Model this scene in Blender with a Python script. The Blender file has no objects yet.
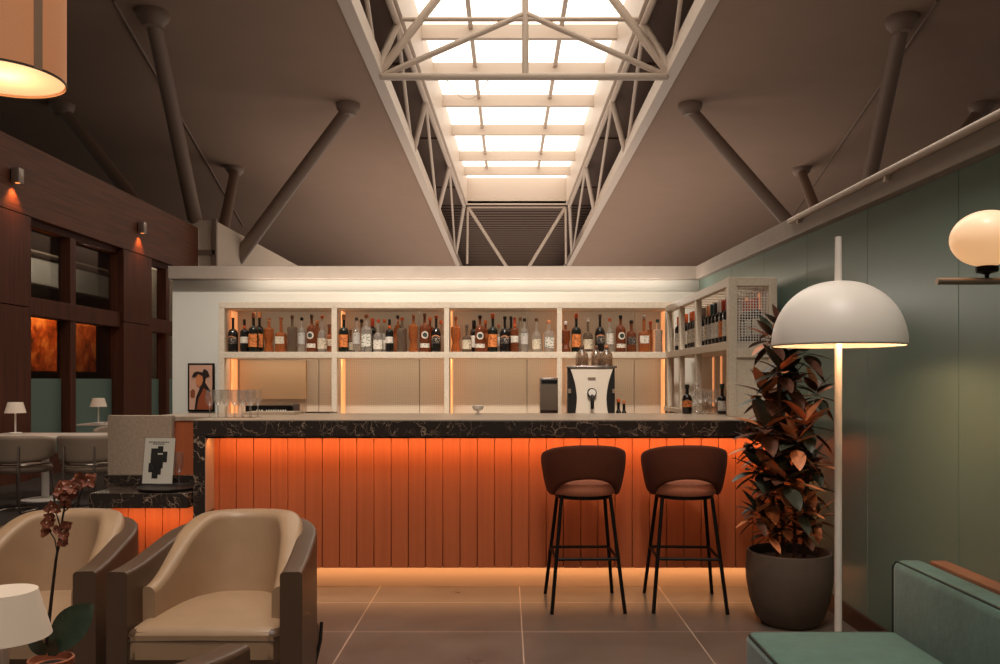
import bpy, bmesh, math, random
from mathutils import Vector, Matrix
random.seed(7)
PI = math.pi
SC = bpy.context.scene
COL = SC.collection
# ------------------------------------------------------------------ camera, world, exposure
F = 830.0; CX = 507.0; HY = 380.0; CZ = 1.35          # focal length (px), vanishing point, eye height
cam_d = bpy.data.cameras.new('camera'); cam = bpy.data.objects.new('camera', cam_d); COL.objects.link(cam)
cam.location = (0, 0, CZ); cam.rotation_euler = (PI/2, 0, 0)
cam_d.sensor_width = 36; cam_d.lens = 36*F/1000
cam_d.shift_x = (500-CX)/1000; cam_d.shift_y = (HY-332)/1000
cam_d.clip_end = 300
SC.camera = cam
SC.cycles.transparent_max_bounces = 40
SC.view_settings.view_transform = 'Standard'; SC.view_settings.look = 'None'
SC.view_settings.gamma = 1; SC.view_settings.use_curve_mapping = False
SC.view_settings.exposure = 0.24
w = bpy.data.worlds.new('world'); SC.world = w; w.use_nodes = True
w.node_tree.nodes['Background'].inputs[0].default_value = (1.0, .84, .72, 1)
w.node_tree.nodes['Background'].inputs[1].default_value = .12
SKY_POWER = 1.7

def area(name, loc, size, size_y, power, color, rot=(0, 0, 0), spread=PI):
    l = bpy.data.lights.new(name, 'AREA'); l.shape = 'RECTANGLE'; l.size = size; l.size_y = size_y
    l.energy = power; l.color = color; l.spread = spread
    o = bpy.data.objects.new(name, l); o.location = loc; o.rotation_euler = rot; COL.objects.link(o); return o
def point(name, loc, power, color, r=.05):
    l = bpy.data.lights.new(name, 'POINT'); l.energy = power; l.color = color; l.shadow_soft_size = r
    o = bpy.data.objects.new(name, l); o.location = loc; COL.objects.link(o); return o
def spot(name, loc, target, power, color, angle, blend=.6, r=.08):
    l = bpy.data.lights.new(name, 'SPOT'); l.energy = power; l.color = color; l.spot_size = angle; l.spot_blend = blend
    l.shadow_soft_size = r
    o = bpy.data.objects.new(name, l); o.location = loc
    o.rotation_euler = (Vector(target)-Vector(loc)).to_track_quat('-Z', 'Y').to_euler(); COL.objects.link(o); return o

ORANGE = (1, .45, .165); AMBER = (1, .50, .21); WARM = (1, .72, .47)
area('bar_led_top', (0.0, 5.185, .985), 3.7, .02, 7.5, ORANGE, (math.radians(28), 0, 0))
area('bar_led_bottom', (0.0, 5.375, .135), 3.7, .02, 5, AMBER, (math.radians(12), 0, 0))
area('low_counter_led', (-2.2, 5.16, .53), .62, .02, 1.1, ORANGE, (math.radians(25), 0, 0))
area('wall_wash', (-.4, 7.95, 2.11), 4.2, .06, 26, (1, .92, .82), (math.radians(180+20), 0, 0))
for i, x in enumerate((-2.2, -1.1, 0, 1.1)):
    spot('bar_fill_spot', (x, 3.0, 7.3), (x, 8.0, 1.75), 900, (1, .89, .77), math.radians(30), .9, .15)  # added spots without a fixture, to brighten the back wall and shelves
spot('stool_fill_spot', (.3, 1.2, 7.3), (.4, 5.2, .6), 260, (1, .87, .76), math.radians(44), .9, .2)  # extra frontal spot put in for the stools and bar front
spot('counter_fill_spot', (-2.0, 2.6, 7.3), (-2.3, 5.4, .9), 190, (1, .87, .75), math.radians(20), .9, .15)  # added spot that lifts the low counter and menu
spot('dining_fill_spot', (-4.6, 6.5, 7.3), (-5.2, 9.4, .6), 430, (1, .88, .76), math.radians(40), .9, .2)  # invented spot, brightens the dining corner
spot('chair_fill_spot', (-1.15, 1.5, 7.3), (-1.5, 3.5, .5), 560, (1, .87, .74), math.radians(36), .9, .3)  # unseen spot added to light the armchair seats and backs
spot('sofa_fill_spot', (.5, .9, 7.3), (1.3, 3.0, .8), 330, (1, .93, .85), math.radians(36), .9, .3)  # added overhead fill for the sofa and dome lamp

area('ceiling_fill', (.4, 14.5, 2.7), 8, 8, 90, (1, .86, .75), (PI, 0, 0))  # added upward light hidden behind the kiosk, brightens the ceiling
area('ceiling_fill', (.4, 38, 2.7), 14, 34, 1400, (1, .86, .75), (PI, 0, 0))  # larger added upward light for the far ceiling
area('shelf_led', (-.55, 7.86, 1.548), 4.1, .03, 4.5, (1, .80, .58), (math.radians(35), 0, 0))
area('shelf_led', (-.55, 7.86, 2.012), 4.1, .03, 2, (1, .82, .62), (math.radians(35), 0, 0))
# ------------------------------------------------------------------ helpers
def lin(c):
    r = []
    for v in c[:3]:
        v /= 255.0
        r.append(v/12.92 if v <= .04045 else ((v+.055)/1.055)**2.4)
    return (*r, 1)
MATS = {}
def mat(name, col=(128, 128, 128), rough=.5, metal=0, emit=None, es=0, trans=0, ior=1.45, var=0, vscale=20, bump=0, bscale=60,
        coat=0, sheen=0, spec=.5, stretch=None):
    if name in MATS: return MATS[name]
    m = bpy.data.materials.new(name); m.use_nodes = True; nt = m.node_tree; p = nt.nodes['Principled BSDF']
    c = lin(col); I = p.inputs
    I['Base Color'].default_value = c; I['Roughness'].default_value = rough; I['Metallic'].default_value = metal
    I['Transmission Weight'].default_value = trans; I['IOR'].default_value = ior; I['Coat Weight'].default_value = coat
    I['Sheen Weight'].default_value = sheen; I['Specular IOR Level'].default_value = spec
    if emit: I['Emission Color'].default_value = lin(emit); I['Emission Strength'].default_value = es
    if var or bump:
        tc = nt.nodes.new('ShaderNodeTexCoord'); src = tc.outputs['Object']
        if stretch:
            mp = nt.nodes.new('ShaderNodeMapping'); mp.inputs['Scale'].default_value = stretch
            nt.links.new(src, mp.inputs[0]); src = mp.outputs[0]
    if var:
        n = nt.nodes.new('ShaderNodeTexNoise'); n.inputs['Scale'].default_value = vscale; n.inputs['Detail'].default_value = 5
        nt.links.new(src, n.inputs['Vector'])
        r = nt.nodes.new('ShaderNodeValToRGB'); r.color_ramp.elements[0].position = .3; r.color_ramp.elements[1].position = .7
        r.color_ramp.elements[0].color = (*[v*(1-var) for v in c[:3]], 1); r.color_ramp.elements[1].color = (*[min(1, v*(1+var)) for v in c[:3]], 1)
        nt.links.new(n.outputs[0], r.inputs[0]); nt.links.new(r.outputs[0], I['Base Color'])
    if bump:
        n2 = nt.nodes.new('ShaderNodeTexNoise'); n2.inputs['Scale'].default_value = bscale; n2.inputs['Detail'].default_value = 4
        nt.links.new(src, n2.inputs['Vector'])
        b = nt.nodes.new('ShaderNodeBump'); b.inputs['Strength'].default_value = bump; b.inputs['Distance'].default_value = .01
        nt.links.new(n2.outputs[0], b.inputs['Height']); nt.links.new(b.outputs[0], I['Normal'])
    MATS[name] = m; return m
def glass_mat(name, tint=(255, 255, 255), gloss=.12, rough=.06):
    if name in MATS: return MATS[name]
    m = bpy.data.materials.new(name); m.use_nodes = True; nt = m.node_tree; nt.nodes.clear()
    o = nt.nodes.new('ShaderNodeOutputMaterial'); mx = nt.nodes.new('ShaderNodeMixShader')
    t = nt.nodes.new('ShaderNodeBsdfTransparent'); g = nt.nodes.new('ShaderNodeBsdfGlossy')
    t.inputs[0].default_value = lin(tint); g.inputs['Roughness'].default_value = rough
    lw = nt.nodes.new('ShaderNodeLayerWeight'); lw.inputs[0].default_value = .35
    ma = nt.nodes.new('ShaderNodeMath'); ma.operation = 'MULTIPLY_ADD'; ma.inputs[1].default_value = .2 if 'acrylic' in name else .55; ma.inputs[2].default_value = gloss*.4
    nt.links.new(lw.outputs['Facing'], ma.inputs[0]); ma.use_clamp = True
    df = nt.nodes.new('ShaderNodeBsdfTranslucent'); df.inputs[0].default_value = (1, 1, 1, 1); m2 = nt.nodes.new('ShaderNodeMixShader'); m2.inputs[0].default_value = .0 if 'window' in name else .1  # white translucent share stands in for bright highlights in clear glass
    nt.links.new(t.outputs[0], m2.inputs[1]); nt.links.new(df.outputs[0], m2.inputs[2])
    nt.links.new(ma.outputs[0], mx.inputs[0]); nt.links.new(m2.outputs[0], mx.inputs[1]); nt.links.new(g.outputs[0], mx.inputs[2])
    nt.links.new(mx.outputs[0], o.inputs[0]); MATS[name] = m; return m

class MB:
    """collects shapes; build() links them as ONE mesh object"""
    def __init__(s): s.v = []; s.f = []; s.mi = []; s.cur = 0
    def add(s, vs, fs):
        o = len(s.v); s.v += [tuple(v) for v in vs]; s.f += [tuple(i+o for i in f) for f in fs]; s.mi += [s.cur]*len(fs); return s
    def box(s, x0, x1, y0, y1, z0, z1):
        return s.add([(x0,y0,z0),(x1,y0,z0),(x1,y1,z0),(x0,y1,z0),(x0,y0,z1),(x1,y0,z1),(x1,y1,z1),(x0,y1,z1)],
                     [(0,3,2,1),(4,5,6,7),(0,1,5,4),(1,2,6,5),(2,3,7,6),(3,0,4,7)])
    def hexa(s, b, t): # 4 bottom, 4 top points
        return s.add(list(b)+list(t), [(0,3,2,1),(4,5,6,7),(0,1,5,4),(1,2,6,5),(2,3,7,6),(3,0,4,7)])
    def quad(s, *p): return s.add(p, [tuple(range(len(p)))])
    def cyl(s, p0, p1, r0, r1=None, n=12, caps=True):
        r1 = r0 if r1 is None else r1; p0 = Vector(p0); p1 = Vector(p1); d = (p1-p0).normalized()
        a = d.orthogonal().normalized(); b = d.cross(a); vs = []
        for p, r in ((p0, r0), (p1, r1)):
            for i in range(n):
                t = 2*PI*i/n; vs.append(p + a*(r*math.cos(t)) + b*(r*math.sin(t)))
        fs = [(i, (i+1) % n, n+(i+1) % n, n+i) for i in range(n)]
        if caps: fs += [tuple(range(n-1, -1, -1)), tuple(range(n, 2*n))]
        return s.add(vs, fs)
    def tube(s, pts, r, n=10, rs=None, closed=False):
        pts = [Vector(p) for p in pts]; m = len(pts); vs = []; a = None
        for i, p in enumerate(pts):
            if closed: d = (pts[(i+1) % m]-pts[i-1]).normalized()
            else: d = (pts[min(i+1, m-1)]-pts[max(i-1, 0)]).normalized()
            a = d.orthogonal().normalized() if a is None else (a-d*a.dot(d)).normalized()
            b = d.cross(a); rr = rs[i] if rs else r
            for k in range(n):
                t = 2*PI*k/n; vs.append(p+a*(rr*math.cos(t))+b*(rr*math.sin(t)))
        fs = []
        for i in range(m if closed else m-1):
            j = (i+1) % m
            for k in range(n): fs.append((i*n+k, i*n+(k+1) % n, j*n+(k+1) % n, j*n+k))
        if not closed: fs += [tuple(range(n-1, -1, -1)), tuple(range((m-1)*n, m*n))]
        return s.add(vs, fs)
    def lathe(s, prof, n=24, c=(0, 0, 0), sx=1, sy=1, sq=None, caps=True):
        """prof: (r,z) list bottom to top; sq = superellipse power for squarish sections"""
        vs = []; fs = []
        for r, z in prof:
            for k in range(n):
                t = 2*PI*k/n+PI/n; ct, st = math.cos(t), math.sin(t); q = 1
                if sq: q = (abs(ct)**sq+abs(st)**sq)**(-1/sq)
                vs.append((c[0]+r*q*ct*sx, c[1]+r*q*st*sy, c[2]+z))
        m = len(prof)
        for i in range(m-1):
            for k in range(n): fs.append((i*n+k, i*n+(k+1) % n, (i+1)*n+(k+1) % n, (i+1)*n+k))
        if caps: fs += [tuple(range(n-1, -1, -1)), tuple(range((m-1)*n, m*n))]
        return s.add(vs, fs)
    def prism(s, poly, y0, y1): # polygon in xz, extruded along y
        n = len(poly); vs = [(x, y0, z) for x, z in poly]+[(x, y1, z) for x, z in poly]
        fs = [tuple(range(n)), tuple(range(2*n-1, n-1, -1))]+[(i, n+i, n+(i+1) % n, (i+1) % n) for i in range(n)]
        return s.add(vs, fs)
    def sphere(s, c, r, n=16, m=10, sx=1, sy=1, sz=1):
        return s.lathe([(r*math.sin(PI*i/m)+1e-5, -r*sz*math.cos(PI*i/m)) for i in range(m+1)], n, c, sx, sy)
    def grid(s, rows, closed=False):
        m = len(rows); n = len(rows[0]); vs = [p for r in rows for p in r]; fs = []
        for i in range(m-1):
            for k in range(n if closed else n-1):
                fs.append((i*n+k, i*n+(k+1) % n, (i+1)*n+(k+1) % n, (i+1)*n+k))
        return s.add(vs, fs)
    def rbox(s, x0, x1, y0, y1, z0, z1, r, n=4, crown=0):
        """box with rounded edges, optionally crowned on top"""
        bm = bmesh.new()
        bmesh.ops.create_cube(bm, size=1)
        for v in bm.verts: v.co = Vector(((x0+x1)/2+v.co.x*(x1-x0), (y0+y1)/2+v.co.y*(y1-y0), (z0+z1)/2+v.co.z*(z1-z0)))
        if crown:
            bmesh.ops.subdivide_edges(bm, edges=bm.edges[:], cuts=5, use_grid_fill=True)
        ed = [e for e in bm.edges if e.is_boundary is False and len(e.link_faces) == 2 and e.calc_face_angle(0) > .5]
        bmesh.ops.bevel(bm, geom=ed, offset=r, segments=n, affect='EDGES', profile=.5)
        if crown:
            for v in bm.verts:
                u = (v.co.x-(x0+x1)/2)/((x1-x0)/2); q = (v.co.y-(y0+y1)/2)/((y1-y0)/2)
                v.co.z += crown*max(0, 1-u*u)*max(0, 1-q*q)*(1 if v.co.z > (z0+z1)/2 else 0)
        bm.verts.index_update()
        s.add([v.co.copy() for v in bm.verts], [[v.index for v in f.verts] for f in bm.faces]); bm.free(); return s
    def xform(s, M):
        s.v = [tuple(M @ Vector(v)) for v in s.v]; return s
    def build(s, name, m, parent=None, smooth=40, bevel=0, subsurf=0, solid=0, loc=None):
        me = bpy.data.meshes.new(name); me.from_pydata(s.v, [], s.f)
        for mm in (m if isinstance(m, (list, tuple)) else [m]): me.materials.append(mm)
        if any(s.mi): me.polygons.foreach_set('material_index', s.mi)
        bm = bmesh.new(); bm.from_mesh(me); bmesh.ops.recalc_face_normals(bm, faces=bm.faces[:]); bm.to_mesh(me); bm.free()
        if smooth:
            me.polygons.foreach_set('use_smooth', [True]*len(me.polygons))
            me.set_sharp_from_angle(angle=math.radians(smooth))
        o = bpy.data.objects.new(name, me); COL.objects.link(o)
        if parent: o.parent = parent
        if loc: o.location = loc
        if solid:
            md = o.modifiers.new('solid', 'SOLIDIFY'); md.thickness = solid; md.offset = 0
        if bevel:
            md = o.modifiers.new('bevel', 'BEVEL'); md.width = bevel; md.segments = 2; md.limit_method = 'ANGLE'; md.angle_limit = math.radians(40)
        if subsurf:
            md = o.modifiers.new('sub', 'SUBSURF'); md.levels = subsurf; md.render_levels = subsurf
        return o
def tag(o, label=None, cat=None, group=None, kind=None):
    if label: o['label'] = label
    if cat: o['category'] = cat
    if group: o['group'] = group
    if kind: o['kind'] = kind
    return o
def thing(name, label, cat, loc=(0, 0, 0), rz=0, group=None):
    o = bpy.data.objects.new(name, None); COL.objects.link(o); o.empty_display_size = .1
    o.location = loc; o.rotation_euler = (0, 0, rz); return tag(o, label, cat, group)
def struct(o, label=None, cat=None): return tag(o, label, cat, None, 'structure')
def dup(root, loc, rz=None, label=None):
    r = root.copy(); COL.objects.link(r); r.location = loc
    if rz is not None: r.rotation_euler = (0, 0, rz)
    if label: r['label'] = label
    for ch in list(root.children):
        c = ch.copy(); COL.objects.link(c); c.parent = r
        for g in list(ch.children):
            d = g.copy(); COL.objects.link(d); d.parent = c
    return r
def at(px, py, Y):  # a point of the photograph taken back to its place at depth Y
    return ((px-CX)*Y/F, Y, CZ+(HY-py)*Y/F)
ORD = ['first', 'second', 'third', 'fourth', 'fifth', 'sixth', 'seventh', 'eighth', 'ninth', 'tenth', 'eleventh', 'twelfth', 'thirteenth', 'fourteenth', 'fifteenth', 'sixteenth']

# ------------------------------------------------------------------ materials
def node_mat(name):
    m = bpy.data.materials.new(name); m.use_nodes = True; MATS[name] = m
    nt = m.node_tree; return m, nt, nt.nodes['Principled BSDF'], nt.nodes.new('ShaderNodeTexCoord')
def marble_mat():
    m, nt, p, tc = node_mat('dark_marble'); N = nt.nodes.new; L = nt.links.new
    n = N('ShaderNodeTexNoise'); n.inputs['Scale'].default_value = 3.5; n.inputs['Detail'].default_value = 6
    L(tc.outputs['Object'], n.inputs['Vector'])
    mx = N('ShaderNodeMix'); mx.data_type = 'RGBA'; mx.blend_type = 'LINEAR_LIGHT'; mx.inputs[0].default_value = .28
    L(tc.outputs['Object'], mx.inputs[6]); L(n.outputs['Color'], mx.inputs[7])
    prev = None
    for sc, wd in ((5.5, .028), (13, .03)):
        v = N('ShaderNodeTexVoronoi'); v.feature = 'DISTANCE_TO_EDGE'; v.inputs['Scale'].default_value = sc; L(mx.outputs[2], v.inputs['Vector'])
        r = N('ShaderNodeValToRGB'); r.color_ramp.elements[0].color = (1, 1, 1, 1); r.color_ramp.elements[1].position = wd; r.color_ramp.elements[1].color = (0, 0, 0, 1)
        L(v.outputs[0], r.inputs[0])
        k = N('ShaderNodeTexNoise'); k.inputs['Scale'].default_value = sc*.8; L(tc.outputs['Object'], k.inputs['Vector'])
        r2 = N('ShaderNodeValToRGB'); r2.color_ramp.elements[0].position = .44; r2.color_ramp.elements[1].position = .62; L(k.outputs[0], r2.inputs[0])
        mu = N('ShaderNodeMath'); mu.operation = 'MULTIPLY'; L(r.outputs[0], mu.inputs[0]); L(r2.outputs[0], mu.inputs[1])
        if prev:
            ad = N('ShaderNodeMath'); ad.operation = 'MAXIMUM'; L(prev.outputs[0], ad.inputs[0]); L(mu.outputs[0], ad.inputs[1]); prev = ad
        else: prev = mu
    c = N('ShaderNodeMix'); c.data_type = 'RGBA'; c.inputs[6].default_value = lin((52, 42, 37)); c.inputs[7].default_value = lin((176, 150, 128))
    L(prev.outputs[0], c.inputs[0]); L(c.outputs[2], p.inputs['Base Color']); p.inputs['Roughness'].default_value = .25
    return m
def floor_mat():
    m, nt, p, tc = node_mat('floor_tile'); N = nt.nodes.new; L = nt.links.new
    mp = N('ShaderNodeMapping'); mp.inputs['Location'].default_value = (.908*10+.827, .587*10-.3215-.02, 0); L(tc.outputs['Object'], mp.inputs[0])
    b = N('ShaderNodeTexBrick'); b.offset = 0; b.inputs['Scale'].default_value = 1; b.inputs['Brick Width'].default_value = .908; b.inputs['Row Height'].default_value = .587
    b.inputs['Mortar Size'].default_value = .003; b.inputs['Mortar Smooth'].default_value = .1
    b.inputs['Color1'].default_value = (1, 1, 1, 1); b.inputs['Color2'].default_value = (.9, .9, .9, 1); b.inputs['Mortar'].default_value = (0, 0, 0, 1)
    L(mp.outputs[0], b.inputs['Vector'])
    n = N('ShaderNodeTexNoise'); n.inputs['Scale'].default_value = 2.2; n.inputs['Detail'].default_value = 7; n.inputs['Roughness'].default_value = .65; L(tc.outputs['Object'], n.inputs['Vector'])
    r = N('ShaderNodeValToRGB'); r.color_ramp.elements[0].position = .3; r.color_ramp.elements[1].position = .72
    r.color_ramp.elements[0].color = lin((84, 74, 67)); r.color_ramp.elements[1].color = lin((108, 96, 87)); L(n.outputs[0], r.inputs[0])
    c = N('ShaderNodeMix'); c.data_type = 'RGBA'; L(b.outputs['Fac'], c.inputs[0]); L(r.outputs[0], c.inputs[6]); c.inputs[7].default_value = lin((180, 160, 142))
    L(c.outputs[2], p.inputs['Base Color'])
    q = N('ShaderNodeMapRange'); q.inputs[3].default_value = .2; q.inputs[4].default_value = .42; L(n.outputs[0], q.inputs[0]); L(q.outputs[0], p.inputs['Roughness'])
    return m
def wood_mat(name, c1, c2, rough=.45, axis='Z'):
    m, nt, p, tc = node_mat(name); N = nt.nodes.new; L = nt.links.new
    mp = N('ShaderNodeMapping'); s = {'X': (.35, 9, 9), 'Y': (9, .35, 9), 'Z': (9, 9, .35)}[axis]; mp.inputs['Scale'].default_value = s
    L(tc.outputs['Object'], mp.inputs[0])
    n = N('ShaderNodeTexNoise'); n.inputs['Scale'].default_value = 3; n.inputs['Detail'].default_value = 8; n.inputs['Distortion'].default_value = .4; L(mp.outputs[0], n.inputs['Vector'])
    r = N('ShaderNodeValToRGB'); r.color_ramp.elements[0].position = .3; r.color_ramp.elements[1].position = .7
    r.color_ramp.elements[0].color = lin(c1); r.color_ramp.elements[1].color = lin(c2); L(n.outputs[0], r.inputs[0]); L(r.outputs[0], p.inputs['Base Color'])
    p.inputs['Roughness'].default_value = rough; return m
def perforated_mat():
    m, nt, p, tc = node_mat('perforated_panel'); N = nt.nodes.new; L = nt.links.new
    v = N('ShaderNodeTexVoronoi'); v.inputs['Scale'].default_value = 55; v.inputs['Randomness'].default_value = 0; L(tc.outputs['Object'], v.inputs['Vector'])
    r = N('ShaderNodeValToRGB'); r.color_ramp.elements[0].color = lin((172, 158, 140)); r.color_ramp.elements[1].color = lin((192, 178, 160))
    r.color_ramp.elements[0].position = .25; r.color_ramp.elements[1].position = .36; L(v.outputs[0], r.inputs[0]); L(r.outputs[0], p.inputs['Base Color'])
    p.inputs['Roughness'].default_value = .55; return m
def foliage_art_mat():
    m, nt, p, tc = node_mat('autumn_foliage_panel'); N = nt.nodes.new; L = nt.links.new
    n = N('ShaderNodeTexNoise'); n.inputs['Scale'].default_value = 4.5; n.inputs['Detail'].default_value = 9; n.inputs['Roughness'].default_value = .7; L(tc.outputs['Object'], n.inputs['Vector'])
    r = N('ShaderNodeValToRGB'); e = r.color_ramp.elements; e[0].position = .33; e[0].color = lin((30, 16, 10)); e[1].position = .72; e[1].color = lin((250, 180, 100))
    x = r.color_ramp.elements.new(.5); x.color = lin((190, 82, 26)); L(n.outputs[0], r.inputs[0]); L(r.outputs[0], p.inputs['Base Color']); return m
def print_mat(name, base, ink, scale=60, thr=.56):
    m, nt, p, tc = node_mat(name); N = nt.nodes.new; L = nt.links.new
    mp = N('ShaderNodeMapping'); mp.inputs['Scale'].default_value = (1, 1, 1.6); L(tc.outputs['Object'], mp.inputs[0])
    n = N('ShaderNodeTexNoise'); n.inputs['Scale'].default_value = scale; n.inputs['Detail'].default_value = 1; L(mp.outputs[0], n.inputs['Vector'])
    r = N('ShaderNodeValToRGB'); r.color_ramp.elements[0].position = thr; r.color_ramp.elements[1].position = thr+.06
    r.color_ramp.elements[0].color = lin(base); r.color_ramp.elements[1].color = lin(ink); L(n.outputs[0], r.inputs[0]); L(r.outputs[0], p.inputs['Base Color'])
    p.inputs['Roughness'].default_value = .6; return m
MARBLE = marble_mat(); FLOOR = floor_mat()
WOOD = wood_mat('walnut_panel', (74, 36, 20), (108, 57, 34), .5)
WOODH = wood_mat('walnut_fascia', (84, 44, 26), (120, 68, 42), .5, 'Y')
SOFAWOOD = wood_mat('sofa_wood', (110, 66, 42), (145, 92, 62), .45, 'Y')
PERF = perforated_mat(); ART = foliage_art_mat()
CEIL = mat('ceiling_plaster', (150, 124, 106), .9, var=.03, vscale=1.5)
DECK = mat('dark_roof_deck', (96, 76, 64), .8)
STEEL = mat('painted_steel_pale', (196, 178, 162), .5)
STRUT = mat('painted_strut', (136, 115, 101), .55)
WHITE = mat('white_wall', (222, 218, 208), .7, var=.02, vscale=3)
FASCIA = mat('fascia_beige', (146, 132, 120), .55, var=.05, vscale=9)
ORANGEP = wood_mat('orange_plank', (186, 98, 58), (200, 108, 64), .55)
WORKTOP = mat('stone_worktop', (190, 170, 150), .28, var=.12, vscale=40)
STONE = mat('beige_stone', (190, 168, 148), .5, var=.12, vscale=55)
FRAME = mat('cream_terrazzo', (214, 198, 178), .55, var=.1, vscale=70, bump=.15, bscale=90)
GREEN = mat('green_back_painted_glass', (116, 136, 124), .28, spec=.5)
LED = mat('warm_led_strip', (255, 190, 120), .5, emit=(255, 165, 105), es=.5)
METALD = mat('black_metal', (30, 26, 24), .4, .6)
CHROME = mat('brushed_steel', (190, 180, 172), .22, 1)
BRASS = mat('aged_brass', (176, 152, 132), .35, .6)
LEATHER = mat('taupe_leather', (168, 137, 108), .38, bump=.06, bscale=160, var=.04, vscale=12)
LEATHERD = mat('brown_leather', (92, 69, 53), .4, bump=.06, bscale=160, var=.05, vscale=12)
PIPING = mat('dark_piping', (70, 52, 40), .5)
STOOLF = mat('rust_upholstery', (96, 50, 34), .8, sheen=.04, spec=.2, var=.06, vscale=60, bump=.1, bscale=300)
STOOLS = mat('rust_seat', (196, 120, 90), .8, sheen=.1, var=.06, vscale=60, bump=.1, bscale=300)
VELVET = mat('green_velvet', (64, 102, 92), .75, sheen=.3, var=.16, vscale=14, bump=.12, bscale=40)
VPIPE = mat('dark_green_piping', (34, 44, 42), .6)
LAMPW = mat('white_lacquer', (232, 222, 212), .4)
POT = mat('grey_brown_pot', (92, 78, 68), .55, var=.08, vscale=25, bump=.05)
SOIL = mat('potting_soil', (48, 34, 26), .95, var=.4, vscale=60, bump=.8, bscale=60)
CLEAR = glass_mat('clear_glass', (253, 252, 250), .2)
PANE = glass_mat('window_glass', (225, 225, 220), .06)
FROST = mat('frosted_green_film', (118, 140, 129), .35)
DARKROOM = mat('dark_room', (46, 36, 30), .9)
BEIGEF = mat('beige_upholstery', (150, 130, 112), .6, var=.04, vscale=30)

# ------------------------------------------------------------------ room shell
struct(MB().box(-30, 16, -8, 62, -.2, 0).build('floor', FLOOR))
struct(MB().box(-12, -2.75, 5.7, 17, 0, .006).build('floor_dark_zone', mat('dark_floor_sheet', (52, 42, 36), .95, var=.2, vscale=60)))  # dark thin sheet over the floor of the dining corner
H = 6.2; ZC = CZ+H; XL, XR = -2.72, 3.41
struct(MB().box(-30, XL, -8, 62, ZC, ZC+.25).build('ceiling_left', CEIL))
struct(MB().box(XR, 26, -8, 62, ZC, ZC+.25).build('ceiling_right', CEIL))
struct(MB().box(XL-.03, XL+.2, -8, 62, ZC-.06, ZC+.3).build('trim_1', STEEL), 'pale steel edge beam along left side of the ceiling opening', 'beam')
struct(MB().box(XR-.2, XR+.03, -8, 62, ZC-.06, ZC+.3).build('trim_2', STEEL), 'pale steel edge beam along right side of the ceiling opening', 'beam')
# skylight: curbs, deck around it, bars and panes
ZT = CZ+7.45; ZG = CZ+8.5
def cx_l(Y): return -2.118+(Y-16.9)*.025
def cx_r(Y): return 2.667-(Y-16.9)*.0099
Y0, Y1 = -8, 35.0
d = MB()
d.quad((-8, Y0, ZT), (cx_l(Y0), Y0, ZT), (cx_l(Y1), Y1, ZT), (-8, Y1, ZT)); d.quad((9, Y0, ZT), (cx_r(Y0), Y0, ZT), (cx_r(Y1), Y1, ZT), (9, Y1, ZT))
n = 46
for i in range(n):   # corrugated deck past the skylight end
    a = Y1+i*.6
    d.box(-8, 9, a, a+.34, ZT, ZT+.1); d.box(-8, 9, a+.34, a+.6, ZT+.1, ZT+.2)
for y in (13, 19.5, 25.5, 32): d.box(-8, cx_l(y), y, y+.12, ZT-.05, ZT); d.box(cx_r(y), 9, y, y+.12, ZT-.05, ZT)
struct(d.build('ceiling_upper_deck', DECK, smooth=0))
c = MB()
for fx, s in ((cx_l, -1), (cx_r, 1)):
    c.hexa([(fx(Y0), Y0, ZT-.08), (fx(Y0)+s*.12, Y0, ZT-.08), (fx(Y1)+s*.12, Y1, ZT-.08), (fx(Y1), Y1, ZT-.08)],
           [(fx(Y0), Y0, ZG+.2), (fx(Y0)+s*.12, Y0, ZG+.2), (fx(Y1)+s*.12, Y1, ZG+.2), (fx(Y1), Y1, ZG+.2)])
c.box(cx_l(Y1)-.1, cx_r(Y1)+.1, Y1, Y1+.1, ZT-.05, ZG+.2)
struct(c.build('trim_3', STEEL), 'white painted curb around the long skylight', 'curb')
g = MB()
for Yb in (5, 7.5, 10, 12.5, 15, 17.5, 19.9, 22.3, 24.8, 27.7, 30.9, 33.1):
    g.box(cx_l(Yb), cx_r(Yb), Yb-.03, Yb+.03, ZG-.30, ZG+.02); g.box(cx_l(Yb), cx_r(Yb), Yb-.07, Yb+.07, ZG-.33, ZG-.29)
for x0, x1 in ((-.95, -.8), (1.36, 1.25)): g.hexa([(x0-.05, 4, ZG-.1), (x0+.05, 4, ZG-.1), (x1+.05, 33, ZG-.1), (x1-.05, 33, ZG-.1)], [(x0-.05, 4, ZG+.02), (x0+.05, 4, ZG+.02), (x1+.05, 33, ZG+.02), (x1-.05, 33, ZG+.02)])
struct(g.build('trim_4', STEEL, smooth=0), 'pale glazing bars across the skylight', 'glazing bars')
SKY = mat('skylight_daylight', (255, 255, 255), .5, emit=(255, 247, 232), es=SKY_POWER)
struct(MB().box(cx_l(Y0), cx_r(Y0), Y0, Y1, ZG+.03, ZG+.05).build('window_1', SKY), 'long bright skylight in the roof', 'skylight')

struct(MB().box(-30, 26, 62, 62.2, 0, 10).build('wall_far', DECK))
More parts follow.
